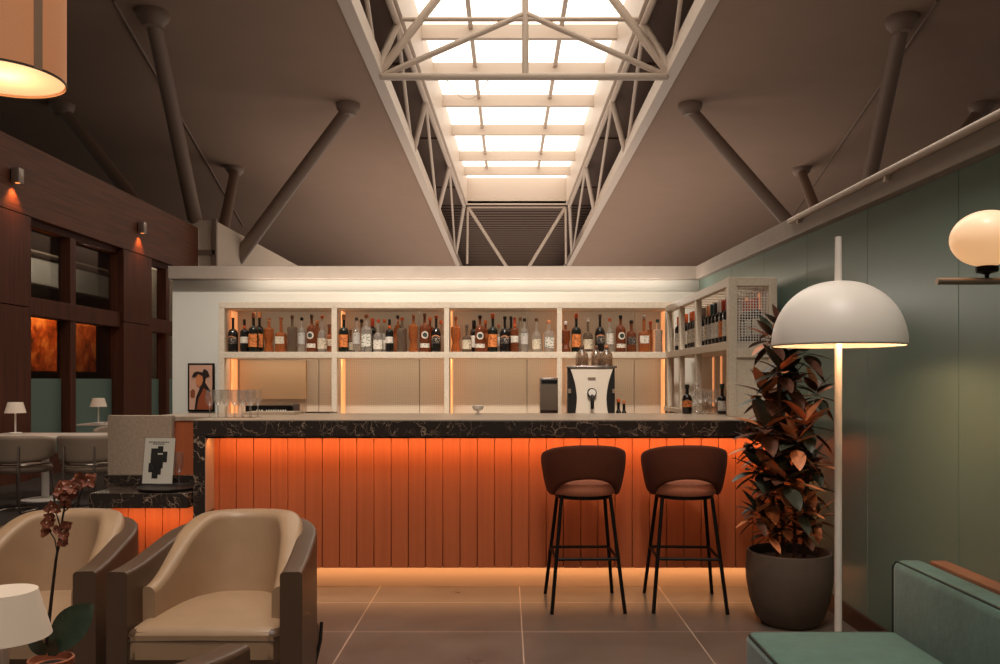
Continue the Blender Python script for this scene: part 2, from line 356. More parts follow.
# trusses
def truss(name, label, members, joints=()):
    t = thing(name, label, 'roof truss', (0, 0, 0), 0, 'steel trusses in the roof opening')
    for part, p0, p1, r in members: MB().cyl(p0, p1, r, n=10).build(part, STEEL, t)
    return t
zb = ZC+.04
BY = [10.5, 16.7, 23, 31.2, 42.2]; TY = [12.6, 16.9, 21.6, 28.2, 34.6]
for s, xb, fx, nm in ((-1, XL+.1, cx_l, 'left'), (1, XR-.1, cx_r, 'right')):
    mem = [('upper_chord', (fx(8)+s*.12, 8, ZT-.18), (fx(34.6)+s*.12, 34.6, ZT-.18), .07), ('lower_chord', (xb, 6, zb), (xb, 55, zb), .06)]
    for i in range(5):
        mem.append(('web_brace', (xb, BY[i], zb), (fx(TY[i])+s*.12, TY[i], ZT-.2), .08))
        if i < 4: mem.append(('web_rod', (fx(TY[i])+s*.12, TY[i], ZT-.2), (xb, BY[i+1], zb), .045))
    truss('longitudinal_roof_truss', 'zigzag steel tube truss along the %s edge of the roof opening' % nm, mem)
def cross(Y, label, peak, near):
    c = .37; xa, xc = XL+.15, XR-.15; zz = ZC-.06
    m = [('bottom_chord', (xa, Y, zz), (xc, Y, zz), .075 if near else .06)]
    if near:
        m += [('king_post', (c, Y, zz), (c, Y, zz+2.2), .068), ('inclined_brace', (xa, Y, zz), (c, Y, zz+1.28), .06), ('inclined_brace', (xc, Y, zz), (c, Y, zz+1.28), .06),
              ('main_diagonal', (xa, Y, zz+.1), (c-1.0, Y, zz+2.6), .088), ('main_diagonal', (xc, Y, zz+.1), (c+1.0, Y, zz+2.6), .088),
              ('tie_rod', (cx_l(Y), Y, ZT-.15), (cx_r(Y), Y, ZT-.15), .045)]
    return truss('transverse_roof_truss', label, m)
t1 = cross(16.8, 'triangular steel tube truss spanning across the skylight with central post', 0, True)
Yv = 35.2
truss('transverse_roof_truss', 'far V shaped steel tube truss beyond the end of the skylight', [
    ('v_brace', (cx_l(35), Yv, ZT-.1), (.2, Yv+1.0, ZC-1.6), .07), ('v_brace', (cx_r(35), Yv, ZT-.1), (.75, Yv+1.0, ZC-1.6), .07), ('bottom_chord', (.2, Yv+1, ZC-1.6), (.75, Yv+1, ZC-1.6), .06),
    ('end_chord', (cx_l(35), Yv, ZT-.12), (cx_r(35), Yv, ZT-.12), .05),
    ('end_post', (cx_l(35), Yv, ZT-.1), (cx_l(35)-.05, Yv+.5, ZC-1.2), .05), ('end_post', (cx_r(35), Yv, ZT-.1), (cx_r(35)+.05, Yv+.5, ZC-1.2), .05)])
cb = MB(); pts = []
for i in range(13):
    u = i/12; pts.append((-1.75+u*1.35, 22.6, ZG-.1-.75*(1-(2*u-1)**2)))
cb.tube(pts, .012, 6); tag(cb.build('hanging_cable', STEEL), 'thin pale cable sagging beneath the skylight panes', 'cable')
# tree struts
def strut(top, node, label, r=.145):
    t = thing('roof_strut', label, 'roof strut', (top[0], top[1], ZC), 0, 'slanted tube struts under the ceiling')
    tp = Vector((0, 0, -.12)); nd = Vector(node)-Vector((top[0], top[1], ZC))
    MB().cyl(tp, nd, r*.92, r*1.1, 16).build('tube', STRUT, t)
    MB().lathe([(.16, -.26), (.2, -.18), (.25, -.13), (.27, -.05), (.27, 0)], 20).build('ceiling_flange', STRUT, t); return t
NL = (-6.82, 19.1, 3.30); NR = (7.81, 19.1, 3.44)
strut((-3.57, 18.64), NL, 'slanted grey strut leaning right onto the white partition left of the skylight')
strut((-5.96, 13.98), NL, 'large near vertical grey strut behind the end of the wood wall')
strut((-10.0, 18.64), NL, 'dim slanted strut above the wood panelled wall with two sconces')
strut((-7.92, 24.16), NL, 'short distant strut just above the white partition block')
strut((4.11, 18.64), NR, 'slanted grey strut right of the skylight sloping down to the green wall')
strut((6.75, 14.2), NR, 'large grey strut rising behind the green glass wall rail')
strut((10.65, 18.64), NR, 'dim dark strut at far right above the green wall')
strut((8.6, 24.27), NR, 'short distant strut above the green wall by the floor lamp')
for a, b, nm in (((-6.4, 13.5), (-10.6, 33.4), 'left'), ((7.0, 13.5), (11.2, 33.4), 'right')):
    struct(MB().cyl((a[0], a[1], ZC-.03), (b[0], b[1], ZC-.02), .022, n=8).build('trim_5' if nm == 'left' else 'trim_6', STRUT), 'thin conduit running under the %s ceiling' % nm, 'conduit')

# white partition block behind the wood wall
b = MB().box(-7.6, -6.08, 17.25, 30, 0, 4.67)
struct(b.build('wall_partition', mat('pale_partition', (205, 188, 170), .7)))
b = MB().box(-6.12, -6.03, 17.2, 17.29, 0, 4.69).box(-6.6, -6.05, 17.2, 17.26, 3.95, 4.05)
struct(b.build('trim_7', STRUT), 'grey trim on the corner of the pale partition', 'trim')

# ------------------------------------------------------------------ wood wall (left)
WX = -6.4
w = MB()
w.box(WX-.12, WX, 8, 17.2, 3.55, 4.5)                                       # fascia
struct(w.build('wall_left_fascia', WOODH))
w = MB()
for y0, y1 in ((8, 11.17), (13.87, 14.96)):                                # piers
    w.box(WX-.12, WX-.003, y0, y1, 2.33, 3.54); w.box(WX-.12, WX-.003, y0, y1, 0, 2.318)
    w.box(WX-.26, WX-.12, y0, y1, 0, 3.55)
w.box(WX-.26, WX-.003, 17.0, 17.2, 0, 3.55)
for y0, y1 in ((11.17, 13.87), (14.96, 17.0)):
    w.box(WX-.26, WX-.06, y0, y1, 2.23, 2.48); w.box(WX-.26, WX-.12, y0, y1, 3.46, 3.55); w.box(WX-.26, WX-.1, y0, y1, 0, .3)
struct(w.build('wall_left', WOOD, bevel=.004))
fr = MB()
for y in (12.3, 15.75): fr.box(WX-.25, WX-.07, y, y+.16, .3, 3.46)
struct(fr.build('trim_8', WOOD, bevel=.004), 'dark wooden mullions between the wood wall windows', 'mullion')
k = 2
GX = WX-.22
for y0, y1 in ((11.17, 12.3), (12.46, 13.87), (14.96, 15.75), (15.91, 17.0)):
    gp = MB().box(GX-.012, GX, y0, y1, .3, 3.42); struct(gp.build('window_%d' % k, PANE), 'dark glazed window in the wood wall, pane %d from the sconce by the drum pendant' % (k-1), 'window'); k += 1
for i, (y0, y1) in enumerate(((11.17, 12.3), (12.46, 13.87), (14.96, 15.75), (15.91, 17.0))):
    o = MB().box(GX+.004, GX+.012, y0, y1, .3, 1.37).build('frosted_film', FROST); struct(o)
    o.name = 'window_film_%d' % (i+1)
    if i == 3: continue
    p0, p1 = ((13.2, 14.2), (14.75, 15.55), (17.6, 18.3), (18.9, 19.6))[i]; a = MB().box(-7.75, -7.7, p0, p1, 1.5, 2.6)
    tag(a.build('foliage_panel', ART), ['glowing orange autumn foliage panel behind window nearest the drum pendant', 'darker autumn foliage panel behind the second window along the wood wall', 'narrow foliage panel seen through window beside the white partition wall'][i], 'wall panel', 'foliage panels behind the wood wall windows')
spot('foliage_lamp', (-7.1, 13.7, 2.9), (-7.7, 13.7, 2.0), 130, (1, .56, .22), math.radians(100), .8, .05)
spot('foliage_lamp', (-7.1, 15.1, 2.9), (-7.7, 15.1, 2.0), 45, (1, .62, .32), math.radians(100), .8, .05)
spot('foliage_lamp', (-7.1, 17.9, 2.9), (-7.7, 17.9, 2.0), 90, (1, .56, .22), math.radians(100), .8, .05)
r = MB().box(-12, -11.9, 8, 26, 0, 5).box(-12, WX-.3, 7.9, 8, 0, 5).box(-12, -7.7, 26, 26.1, 0, 5)
struct(r.build('wall_back_room', DARKROOM)); struct(MB().box(-12, WX-.13, 8, 26, 4.5, 4.55).build('ceiling_back_room', DARKROOM))
bl = thing('balcony_parapet', 'pale balcony parapet with rail seen through the upper wood wall windows', 'balcony', (-9.6, 15, 3.3))
MB().box(-.1, .1, -4, 8, 0, .5).build('parapet', WHITE, bl); MB().box(-.14, .14, -4, 8, .62, .66).build('rail', STEEL, bl)
MB().box(-.05, .05, -.2, -.12, .6, 2.0).build('post', STEEL, bl)
point('back_room_lamp', (-8.2, 16.5, 4.2), 60, (1, .85, .7), .2)
def sconce(Y, z, label):
    t = thing('wall_sconce', label, 'wall lamp', (WX, Y, z), 0, 'downlight sconces on the wood wall')
    MB().rbox(.015, .12, -.06, .06, 0, .19, .008, 2).build('housing', mat('satin_nickel', (176, 164, 154), .35, .7), t)
    MB().box(0, .03, -.05, .05, .05, .17).build('wall_plate', METALD, t)
    MB().cyl((.068, 0, -.002), (.068, 0, .01), .03, n=14).build('lamp_lens', mat('sconce_lens', (255, 180, 110), .5, emit=(255, 150, 80), es=1.5), t)
    spot('sconce_light', (WX+.07, Y, z-.012), (WX+.0, Y, z-1), 22, (1, .36, .11), math.radians(95), .6, .03)
sconce(10.74, 3.9, 'square nickel sconce on the wood wall below the drum pendant')
sconce(14.42, 3.9, 'square nickel sconce on the wood wall nearer the white partition')

# ------------------------------------------------------------------ back wall, right wall
YB = 8.2; XW = 1.9
struct(MB().box(-3.305, XW+.1, YB, YB+.12, 0, 2.335).build('wall_back', WHITE))
struct(MB().box(-3.30, XW+.06, YB-.12, YB+.14, 2.335, 2.46).build('trim_9', FASCIA, bevel=.004), 'beige fascia beam above the white bar wall', 'fascia')
def wtop(y): return 2.226+(y-3.1)*.0215
ys = [-2.6+.882*i for i in range(13)]; ys = [y for y in ys if y < 8]+[8.2]
off = 3.49-[y for y in ys if y < 3.49+.45][-1]
ys = [-1.802+.882*i for i in range(12)]; ys[-1] = 8.2
p = MB()
for a, b_ in zip(ys[:-1], ys[1:]):
    a += .004; p.hexa([(XW, a, .1), (XW+.05, a, .1), (XW+.05, b_, .1), (XW, b_, .1)], [(XW, a, wtop(a)), (XW+.05, a, wtop(a)), (XW+.05, b_, wtop(b_)), (XW, b_, wtop(b_))])
struct(p.build('wall_right', GREEN, smooth=0, bevel=.0015))
p = MB().hexa([(XW-.06, -2, wtop(-2)), (XW+.16, -2, wtop(-2)), (XW+.16, 8.2, wtop(8.2)), (XW-.06, 8.2, wtop(8.2))], [(XW-.06, -2, wtop(-2)+.125), (XW+.16, -2, wtop(-2)+.125), (XW+.16, 8.2, wtop(8.2)+.125), (XW-.06, 8.2, wtop(8.2)+.125)])
struct(p.build('trim_10', FASCIA, bevel=.004), 'beige fascia beam along the top of the green glass wall', 'fascia')
struct(MB().box(XW-.015, XW+.05, -2, 8.1, 0, .1).build('baseboard_right', mat('dark_skirting', (70, 44, 34), .4), bevel=.003))
rl = thing('wall_rail', 'pale tubular rail along the top of the green glass wall', 'rail', (XW-.075, 0, 0))
MB().cyl((0, -1.5, wtop(-1.5)+.13), (0, 5.36, wtop(5.36)+.1), .018, n=12).build('tube', STEEL, rl)
for y in (1.2, 2.6, 4.0, 5.2):
    MB().box(-.008, .03, y-.012, y+.012, wtop(y)+.06, wtop(y)+.12).build('bracket', STEEL, rl)

# ------------------------------------------------------------------ bar
bar = thing('bar_counter', 'long bar front of vertical orange planks under glowing strip lighting', 'bar counter', (0, 5.3, 0))
p = MB(); x = -1.95
while x < XW-.02:
    x1 = min(x+.11, XW-.001); p.hexa([(x+.0015, .0, .15), (x1-.0015, .0, .15), (x1-.0015, .04, .15), (x+.0015, .04, .15)], [(x+.0015, .0, 1.0), (x1-.0015, .0, 1.0), (x1-.0015, .04, 1.0), (x+.0015, .04, 1.0)]); x = x1
p.box(-1.95, XW-.005, .035, .06, .15, 1.0)
p.build('plank_panel', ORANGEP, bar, bevel=.0035)
MB().box(-1.95, XW-.005, .13, .6, 0, .155).build('plinth', mat('pale_plinth', (190, 165, 145), .35, .3), bar)
MB().box(-1.95, XW-.005, .1, .6, .155, 1.0).build('carcass', WOOD, bar)
MB().box(-1.87, XW-.005, -.14, -.05, .988, .997).build('light_channel', METALD, bar)
MB().box(-1.948, -1.874, -.15, .01, 0, 1.0).build('marble_jamb', MARBLE, bar, bevel=.002)
MB().box(-1.8735, -1.87, -.148, .0, .53, .99).build('jamb_lit_face', mat('jamb_light_tone', (190, 160, 140), .4), bar)  # pale sheet: light on the marble jamb's inner face put into colour
wt = thing('bar_worktop', 'long bar worktop with beige stone top and dark veined marble edge', 'worktop', (0, 5.15, 1.0))
MB().box(-1.948, XW-.005, 0, .05, 0, .095).build('marble_edge', MARBLE, wt, bevel=.002)
MB().box(-1.948, XW-.005, .0, 1.0, .096, .104).build('stone_top', WORKTOP, wt, bevel=.001)
MB().box(-2.43, -1.95, .442, 1.0, .075, .104).build('end_slab', WORKTOP, wt, bevel=.002)
MB().box(1.46, XW-.005, 1.001, 2.585, .07, .104).build('return_slab', WORKTOP, wt, bevel=.002)
pp = MB().box(-2.42, -1.95, 5.6, 5.66, .0, 1.074)
oe = thing('bar_end_panel', 'plain orange panel closing the left end of the bar', 'panel', (0, 0, 0))
pp.build('panel_board', ORANGEP, oe); MB().box(-2.42, -1.95, 5.59, 5.62, .65, .705).build('white_strip', WHITE, oe)
lc = thing('low_counter', 'low counter with dark marble top and orange plank front left of bar', 'counter', (0, 5.08, 0))
MB().box(-2.56, -1.953, 0, .44, .565, .655).build('marble_top', MARBLE, lc, bevel=.003)
MB().box(-2.66, -1.953, .4, .44, .656, .72).build('marble_upstand', MARBLE, lc, bevel=.002)
p = MB(); x = -2.53
while x < -2.0: p.box(x+.0015, min(x+.1085, -1.953), .22, .26, .12, .56); x += .11
p.build('plank_front', ORANGEP, lc, bevel=.0035); MB().box(-2.5, -1.96, .27, .44, 0, .56).build('carcass', WOOD, lc)
tag(MB().box(-2.66, -2.235, 5.525, 5.585, 0, 1.114).build('stone_screen', STONE, bevel=.004), 'upright beige stone screen at the left end behind the low counter', 'screen')

# tray, flute, menu
tr = MB().lathe([(.15, 0), (.18, .004), (.19, .018), (.185, .018), (.176, .008), (.0001, .008)], 36, (-2.145, 5.275, .6565))
tag(tr.build('serving_tray', mat('black_tray', (44, 36, 32), .45)), 'round black tray on the low marble counter', 'tray')
mn = thing('menu_stand', 'clear stand holding a printed menu card on the low counter', 'menu stand', (-2.265, 5.37, .677), math.radians(-4))
card = MB().box(-.1, .1, 0, .003, .003, .297).build('menu_card', mat('menu_paper', (236, 228, 218), .6), mn); card.rotation_euler = (math.radians(-9), 0, 0)
ac = MB().box(-.107, .107, -.004, -.002, 0, .302).box(-.107, .107, .005, .007, 0, .302).box(-.107, .107, -.004, .007, -.0, .003).build('acrylic_holder', glass_mat('clear_acrylic_window', (253, 253, 252), .02), mn); ac.rotation_euler = (math.radians(-9), 0, 0)
pr = MB()
for x0, x1, z0, z1 in ((-.055, -.01, .12, .23), (-.01, .025, .2, .245), (.025, .055, .14, .21), (-.02, .03, .1, .19), (-.065, -.02, .075, .135), (-.04, .0, .035, .1), (-.005, .02, .06, .12)):
    pr.box(x0, x1, -.0012, 0, z0, z1)
for z, x0, x1 in ((.268, -.075, .06), (.256, -.045, .03)):
    x = x0
    while x < x1: l = random.uniform(.008, .02); pr.box(x, min(x+l, x1), -.0012, 0, z, z+.006); x += l+.004
po = pr.build('printed_collage', print_mat('collage_ink', (18, 15, 13), (120, 92, 70), 90, .66), card)
def flute(t):
    MB().lathe([(.028, 0), (.0285, .002), (.005, .005), (.0035, .012), (.0035, .072), (.006, .08)], 16).build('stem_foot', CLEAR, t)
    MB().lathe([(.0001, .077), (.006, .079), (.015, .088), (.0235, .107), (.0265, .13), (.0245, .182)], 18, caps=False).build('bowl', CLEAR, t)
fl = thing('champagne_flute', 'single champagne flute standing on the round black tray', 'glass', (-2.07, 5.24, .666)); flute(fl)
for o in fl.children: o.scale = (1, 1, 1.25)
fl0 = None; fi = 0
for row, (Yr, n) in enumerate(((5.38, 6), (5.47, 6))):
    for i in range(n):
        X = -1.925+i*.0535+row*.018+random.uniform(-.003, .003)
        lab = '%s wine flute from the left in the %s row of flutes on the bar' % (ORD[i], ['front', 'back'][row])
        if fl0 is None:
            fl0 = thing('champagne_flute', lab, 'glass', (X, Yr, 1.1046), 0, 'flutes grouped on the bar worktop'); flute(fl0)
        else: dup(fl0, (X, Yr, 1.1046), None, lab)
# ------------------------------------------------------------------ back bar shelving
YS = 7.75; YBK = 8.14
posts = [(-2.69, -2.64), (-1.639, -1.589), (-.588, -.54), (.467, .513), (1.513, 1.56)]
bb = thing('back_bar_shelf', 'cream four bay back bar shelving unit along the white wall', 'shelf unit', (0, 0, 0))
for a, b_ in posts: MB().box(a, b_, YS, YS+.05, .92, 2.03).build('post', FRAME, bb, bevel=.003)
MB().box(-2.69, 1.56, YS, YBK, 2.02, 2.08).build('top_rail', FRAME, bb, bevel=.003)
MB().box(-2.69, 1.56, YS-.002, YBK, 1.555, 1.612).build('shelf_board', FRAME, bb, bevel=.003)
MB().box(-2.69, -2.655, YS+.05, YBK, .92, 2.02).build('side_panel', FRAME, bb)
for i in range(4):
    a = posts[i][0]+.02; b_ = posts[i+1][1]-.02; m_ = a+(b_-a)*(.78 if i == 0 else .72)
    for x0, x1 in ((a, m_-.003), (m_+.003, b_)): MB().box(x0, x1, YBK-.012, YBK, .92, 2.02).build('back_panel', PERF, bb)
    for z0, z1 in ((.95, 1.55), (1.62, 2.01)): MB().box(posts[i][1]+.001, posts[i][1]+.014, YS+.19, YS+.34, z0, z1).build('light_strip', LED, bb)
for z0, z1 in ((.95, 1.55), (1.62, 2.01)): MB().box(posts[4][0]-.014, posts[4][0]-.001, YS+.19, YS+.34, z0, z1).build('light_strip', LED, bb)
bc = thing('back_counter', 'low back counter under the bottle shelving behind the bar', 'counter', (0, 0, 0))
MB().box(-2.75, 1.45, 7.35, YBK-.02, .88, .92).build('counter_top', WORKTOP, bc); MB().box(-2.72, 1.45, 7.4, YBK-.02, 0, .88).build('cabinet_body', FRAME, bc)
MB().box(-2.6, -1.96, YBK-.06, YBK-.02, 1.165, 1.54).build('splash_panel', mat('tan_panel', (196, 164, 130), .5), bb)

# side shelving along the right wall
sx0, sx1 = 1.485, 1.81
sd = thing('side_shelf', 'cream side shelving with wine bottles and wire grid end panel', 'shelf unit', (0, 0, 0))
for a, b_ in ((6.53, 6.58), (7.15, 7.2), (7.69, 7.74)): MB().box(sx0+.002, sx0+.048, a, b_, 1.1055, 1.99).build('post', FRAME, sd, bevel=.003)
MB().box(sx0, sx0+.05, 5.621, 7.74, 1.98, 2.04).build('top_rail', FRAME, sd, bevel=.003)
MB().box(sx1-.05, sx1, 5.621, 7.74, 1.98, 2.04).build('top_rail', FRAME, sd, bevel=.003)
MB().box(sx0, sx1, 5.621, 7.74, 1.555, 1.612).build('shelf_board', FRAME, sd, bevel=.003)
for i in range(9): y = 5.85+i*.21; MB().box(sx0+.051, sx1-.051, y, y+.05, 2.0, 2.03).build('top_slat', FRAME, sd)
MB().box(sx1+.001, sx1+.02, 5.66, 7.74, 1.1055, 2.03).build('back_panel', PERF, sd)
for q in ((sx0, sx0+.055, 1.1055, 2.04), (sx1-.055, sx1, 1.1055, 2.04), (sx0+.0555, sx1-.0555, 1.98, 2.04), (sx0+.0555, sx1-.0555, 1.5, 1.56)):
    MB().box(q[0], q[1], 5.56, 5.62, q[2], q[3]).build('end_frame', FRAME, sd, bevel=.003)
MB().box(sx0+.0555, sx1-.0555, 5.575, 5.6, 1.1055, 1.499).build('end_panel', FRAME, sd)
gr = MB(); x = sx0+.06
while x < sx1-.055: gr.box(x, x+.004, 5.585, 5.589, 1.56, 1.98); x += .0185
z = 1.57
while z < 1.98: gr.box(sx0+.055, sx1-.055, 5.589, 5.593, z, z+.004); z += .0185
gr.build('wire_grid', LAMPW, sd, smooth=0)
for a in (6.62, 7.22, 6.2, 5.9, 6.95):
    for z0, z1 in ((1.12, 1.55), (1.62, 1.97)): MB().box(sx1-.01, sx1-.003, a+.03, a+.06, z0, z1).build('light_strip', LED, sd)  # some of these glowing strips stand in for reflections in the lower bays

# ------------------------------------------------------------------ bottles
def bglass(name, col, tr=.75, rough=.06): return mat(name, col, rough, trans=tr, ior=1.3, coat=.4)
G = {'black': mat('black_glass', (22, 18, 16), .12, coat=.5), 'green': mat('dark_green_glass', (20, 24, 18), .12, coat=.5),
     'amber': bglass('amber_spirit', (188, 108, 58), .6), 'brown': bglass('brown_spirit', (132, 70, 40), .5), 'red': bglass('red_amber_spirit', (172, 88, 48), .55),
     'clear': bglass('clear_spirit', (225, 218, 208), .85), 'smoke': bglass('smoky_spirit', (150, 130, 112), .8)}
CAPM = {'black': mat('cap_black', (26, 22, 20), .4), 'orange': mat('cap_orange', (200, 92, 44), .5), 'cork': mat('cap_cork', (196, 126, 82), .7), 'wood': mat('cap_wood', (120, 84, 62), .6),
        'white': mat('cap_white', (215, 205, 195), .45), 'grey': mat('cap_grey', (112, 98, 88), .4, .4), 'teal': mat('cap_teal', (30, 62, 58), .4), 'red': mat('cap_red', (180, 66, 36), .45)}
LABM = {'orange': print_mat('label_orange', (214, 124, 62), (110, 50, 26), 55, .55), 'white': print_mat('label_white', (214, 204, 190), (120, 104, 92), 75, .6), 'cream': print_mat('label_cream', (206, 190, 166), (100, 84, 70), 70, .58),
        'silver': print_mat('label_silver', (182, 174, 166), (120, 110, 102), 60, .6), 'dark': print_mat('label_dark', (48, 40, 36), (196, 180, 160), 70, .6), 'green': print_mat('label_green', (206, 198, 184), (46, 78, 66), 50, .55)}
EMB = mat('emblem_dark', (54, 62, 56), .5)
# kind: half width r, body top, shoulder, neck r, total h, section, label(z0,z1,half angle)
KIND = {
 'cream':  dict(r=.042, b=.155, s=.215, n=.0125, h=.314, lab=(.075, .14), colour='black', cap=None),
 'port':   dict(r=.034, b=.175, s=.205, n=.0105, h=.285, lab=(.08, .135), colour='black'),
 'scotch': dict(r=.041, b=.205, s=.25, n=.014, h=.375, lab=(.05, .175), colour='green'),
 'faceted': dict(r=.042, b=.2, s=.225, n=.0125, h=.3, lab=None, waist=True, colour='amber'),
 'square': dict(r=.046, b=.155, s=.18, n=.014, h=.31, lab=(.075, .14), sq=4.5, colour='amber'),
 'flask':  dict(r=.043, b=.215, s=.235, n=.013, h=.33, lab=None, colour='smoke', waist=.9),
 'slim':   dict(r=.033, b=.18, s=.22, n=.012, h=.31, lab=(.075, .175), colour='clear'),
 'round':  dict(r=.042, b=.2, s=.255, n=.013, h=.34, lab=(.04, .078), emblem=.152, colour='brown'),
 'gin':    dict(r=.041, b=.15, s=.2, n=.0125, h=.325, lab=(.03, .125), colour='clear'),
 'jug':    dict(r=.045, b=.17, s=.2, n=.016, h=.29, lab=(.04, .14), sq=4, colour='clear'),
 'small':  dict(r=.04, b=.125, s=.165, n=.013, h=.265, lab=(.03, .12), colour='smoke'),
 'brandy': dict(r=.04, b=.155, s=.2, n=.014, h=.29, lab=(.07, .14), colour='brown'),
 'wine':   dict(r=.038, b=.19, s=.235, n=.0145, h=.31, lab=(.05, .165), colour='black'),
}
def bottle(name, kind, loc, label, cap='black', lab='white', colour=None, hs=1.0, ws=1.0, group=None, rz=None):
    k = KIND[kind]; r = k['r']*ws; b_ = k['b']*hs; s = k['s']*hs; nr = k['n']; h = k['h']*hs
    prof = [(r*.8, 0), (r*.97, .004), (r, .012)]
    wst = k.get('waist')
    if wst is True: prof = [(r*.85, 0), (r*.98, .006), (r*.95, .03), (r*.72, .07*hs), (r*.74, .09*hs), (r*.95, .13*hs), (r, .16*hs), (r*.98, b_)]
    else: prof += [(r*(wst or 1), b_*.5), (r, b_)]
    for i in range(1, 6):
        u = i/6; prof.append((nr+(r-nr)*math.cos(u*PI/2)**1.15, b_+(s-b_)*math.sin(u*PI/2)*.98))
    prof += [(nr*1.05, s), (nr, s+.012), (nr, h-.012), (nr*1.18, h-.011), (nr*1.18, h)]
    sq = k.get('sq'); n = 20
    m = MB().lathe(prof, 8 if wst is True else n, sq=sq, sy=.85 if sq else 1)
    o = m.build(name, G[colour or k['colour']], smooth=0 if wst is True else 40, loc=loc); tag(o, label, 'bottle', group)
    o.rotation_euler = (0, 0, random.uniform(-.15, .15) if rz is None else rz)
    if cap:
        ch = (.075 if kind == 'wine' else .05)*hs if kind in ('scotch', 'wine', 'port') else .028
        c = MB().lathe([(nr*1.22, 0), (nr*1.3, .002), (nr*1.3, ch), (nr*1.05, ch+.003)], 14); c.build('cap', CAPM[cap], o, loc=(0, 0, h-ch+.003))
    if k['lab'] and lab:
        z0, z1 = k['lab'][0]*hs, k['lab'][1]*hs; rows = []
        if sq:
            q = MB().box(-r*.82, r*.82, -r*.85-.0015, -r*.85+.001, z0, z1)
        else:
            q = MB()
            for rr in (r+.0008,):
                for z in (z0, z1): rows.append([(rr*math.sin(t), -rr*math.cos(t), z) for t in [(-1.15+2.3*i/12) for i in range(13)]])
            q.grid(rows)
        q.build('label', LABM[lab], o)
    if k.get('emblem'):
        z = k['emblem']*hs; q = MB(); R = .031*ws
        def ring(r0, r1, off):
            rows = [[], []]
            for i in range(21):
                t = 2*PI*i/20
                for j, q_ in enumerate((r0, r1)):
                    a = q_*math.cos(t)/r; rows[j].append(((r+off)*math.sin(a), -(r+off)*math.cos(a), z+q_*math.sin(t)))
            q.grid(rows)
        ring(.018*ws, R, .0012); q.cur = 1; ring(.0001, .019*ws, .0016)
        q.build('round_emblem', [LABM['white'], EMB], o)
    if kind == 'port':
        MB().lathe([(nr*1.35, 0), (nr*1.5, .002), (nr*1.5, .025), (nr*1.2, .028)], 14).build('neck_band', CAPM['orange'], o, loc=(0, 0, s+.004))
    if kind == 'cream':
        MB().grid([[((r+.001)*math.sin(t), -(r+.001)*math.cos(t), z+.012*math.cos(t*2)) for t in [(-.9+1.8*i/10) for i in range(11)]] for z in (.128*hs, .137*hs)]).build('label_arc', CAPM['cork'], o)
    return o
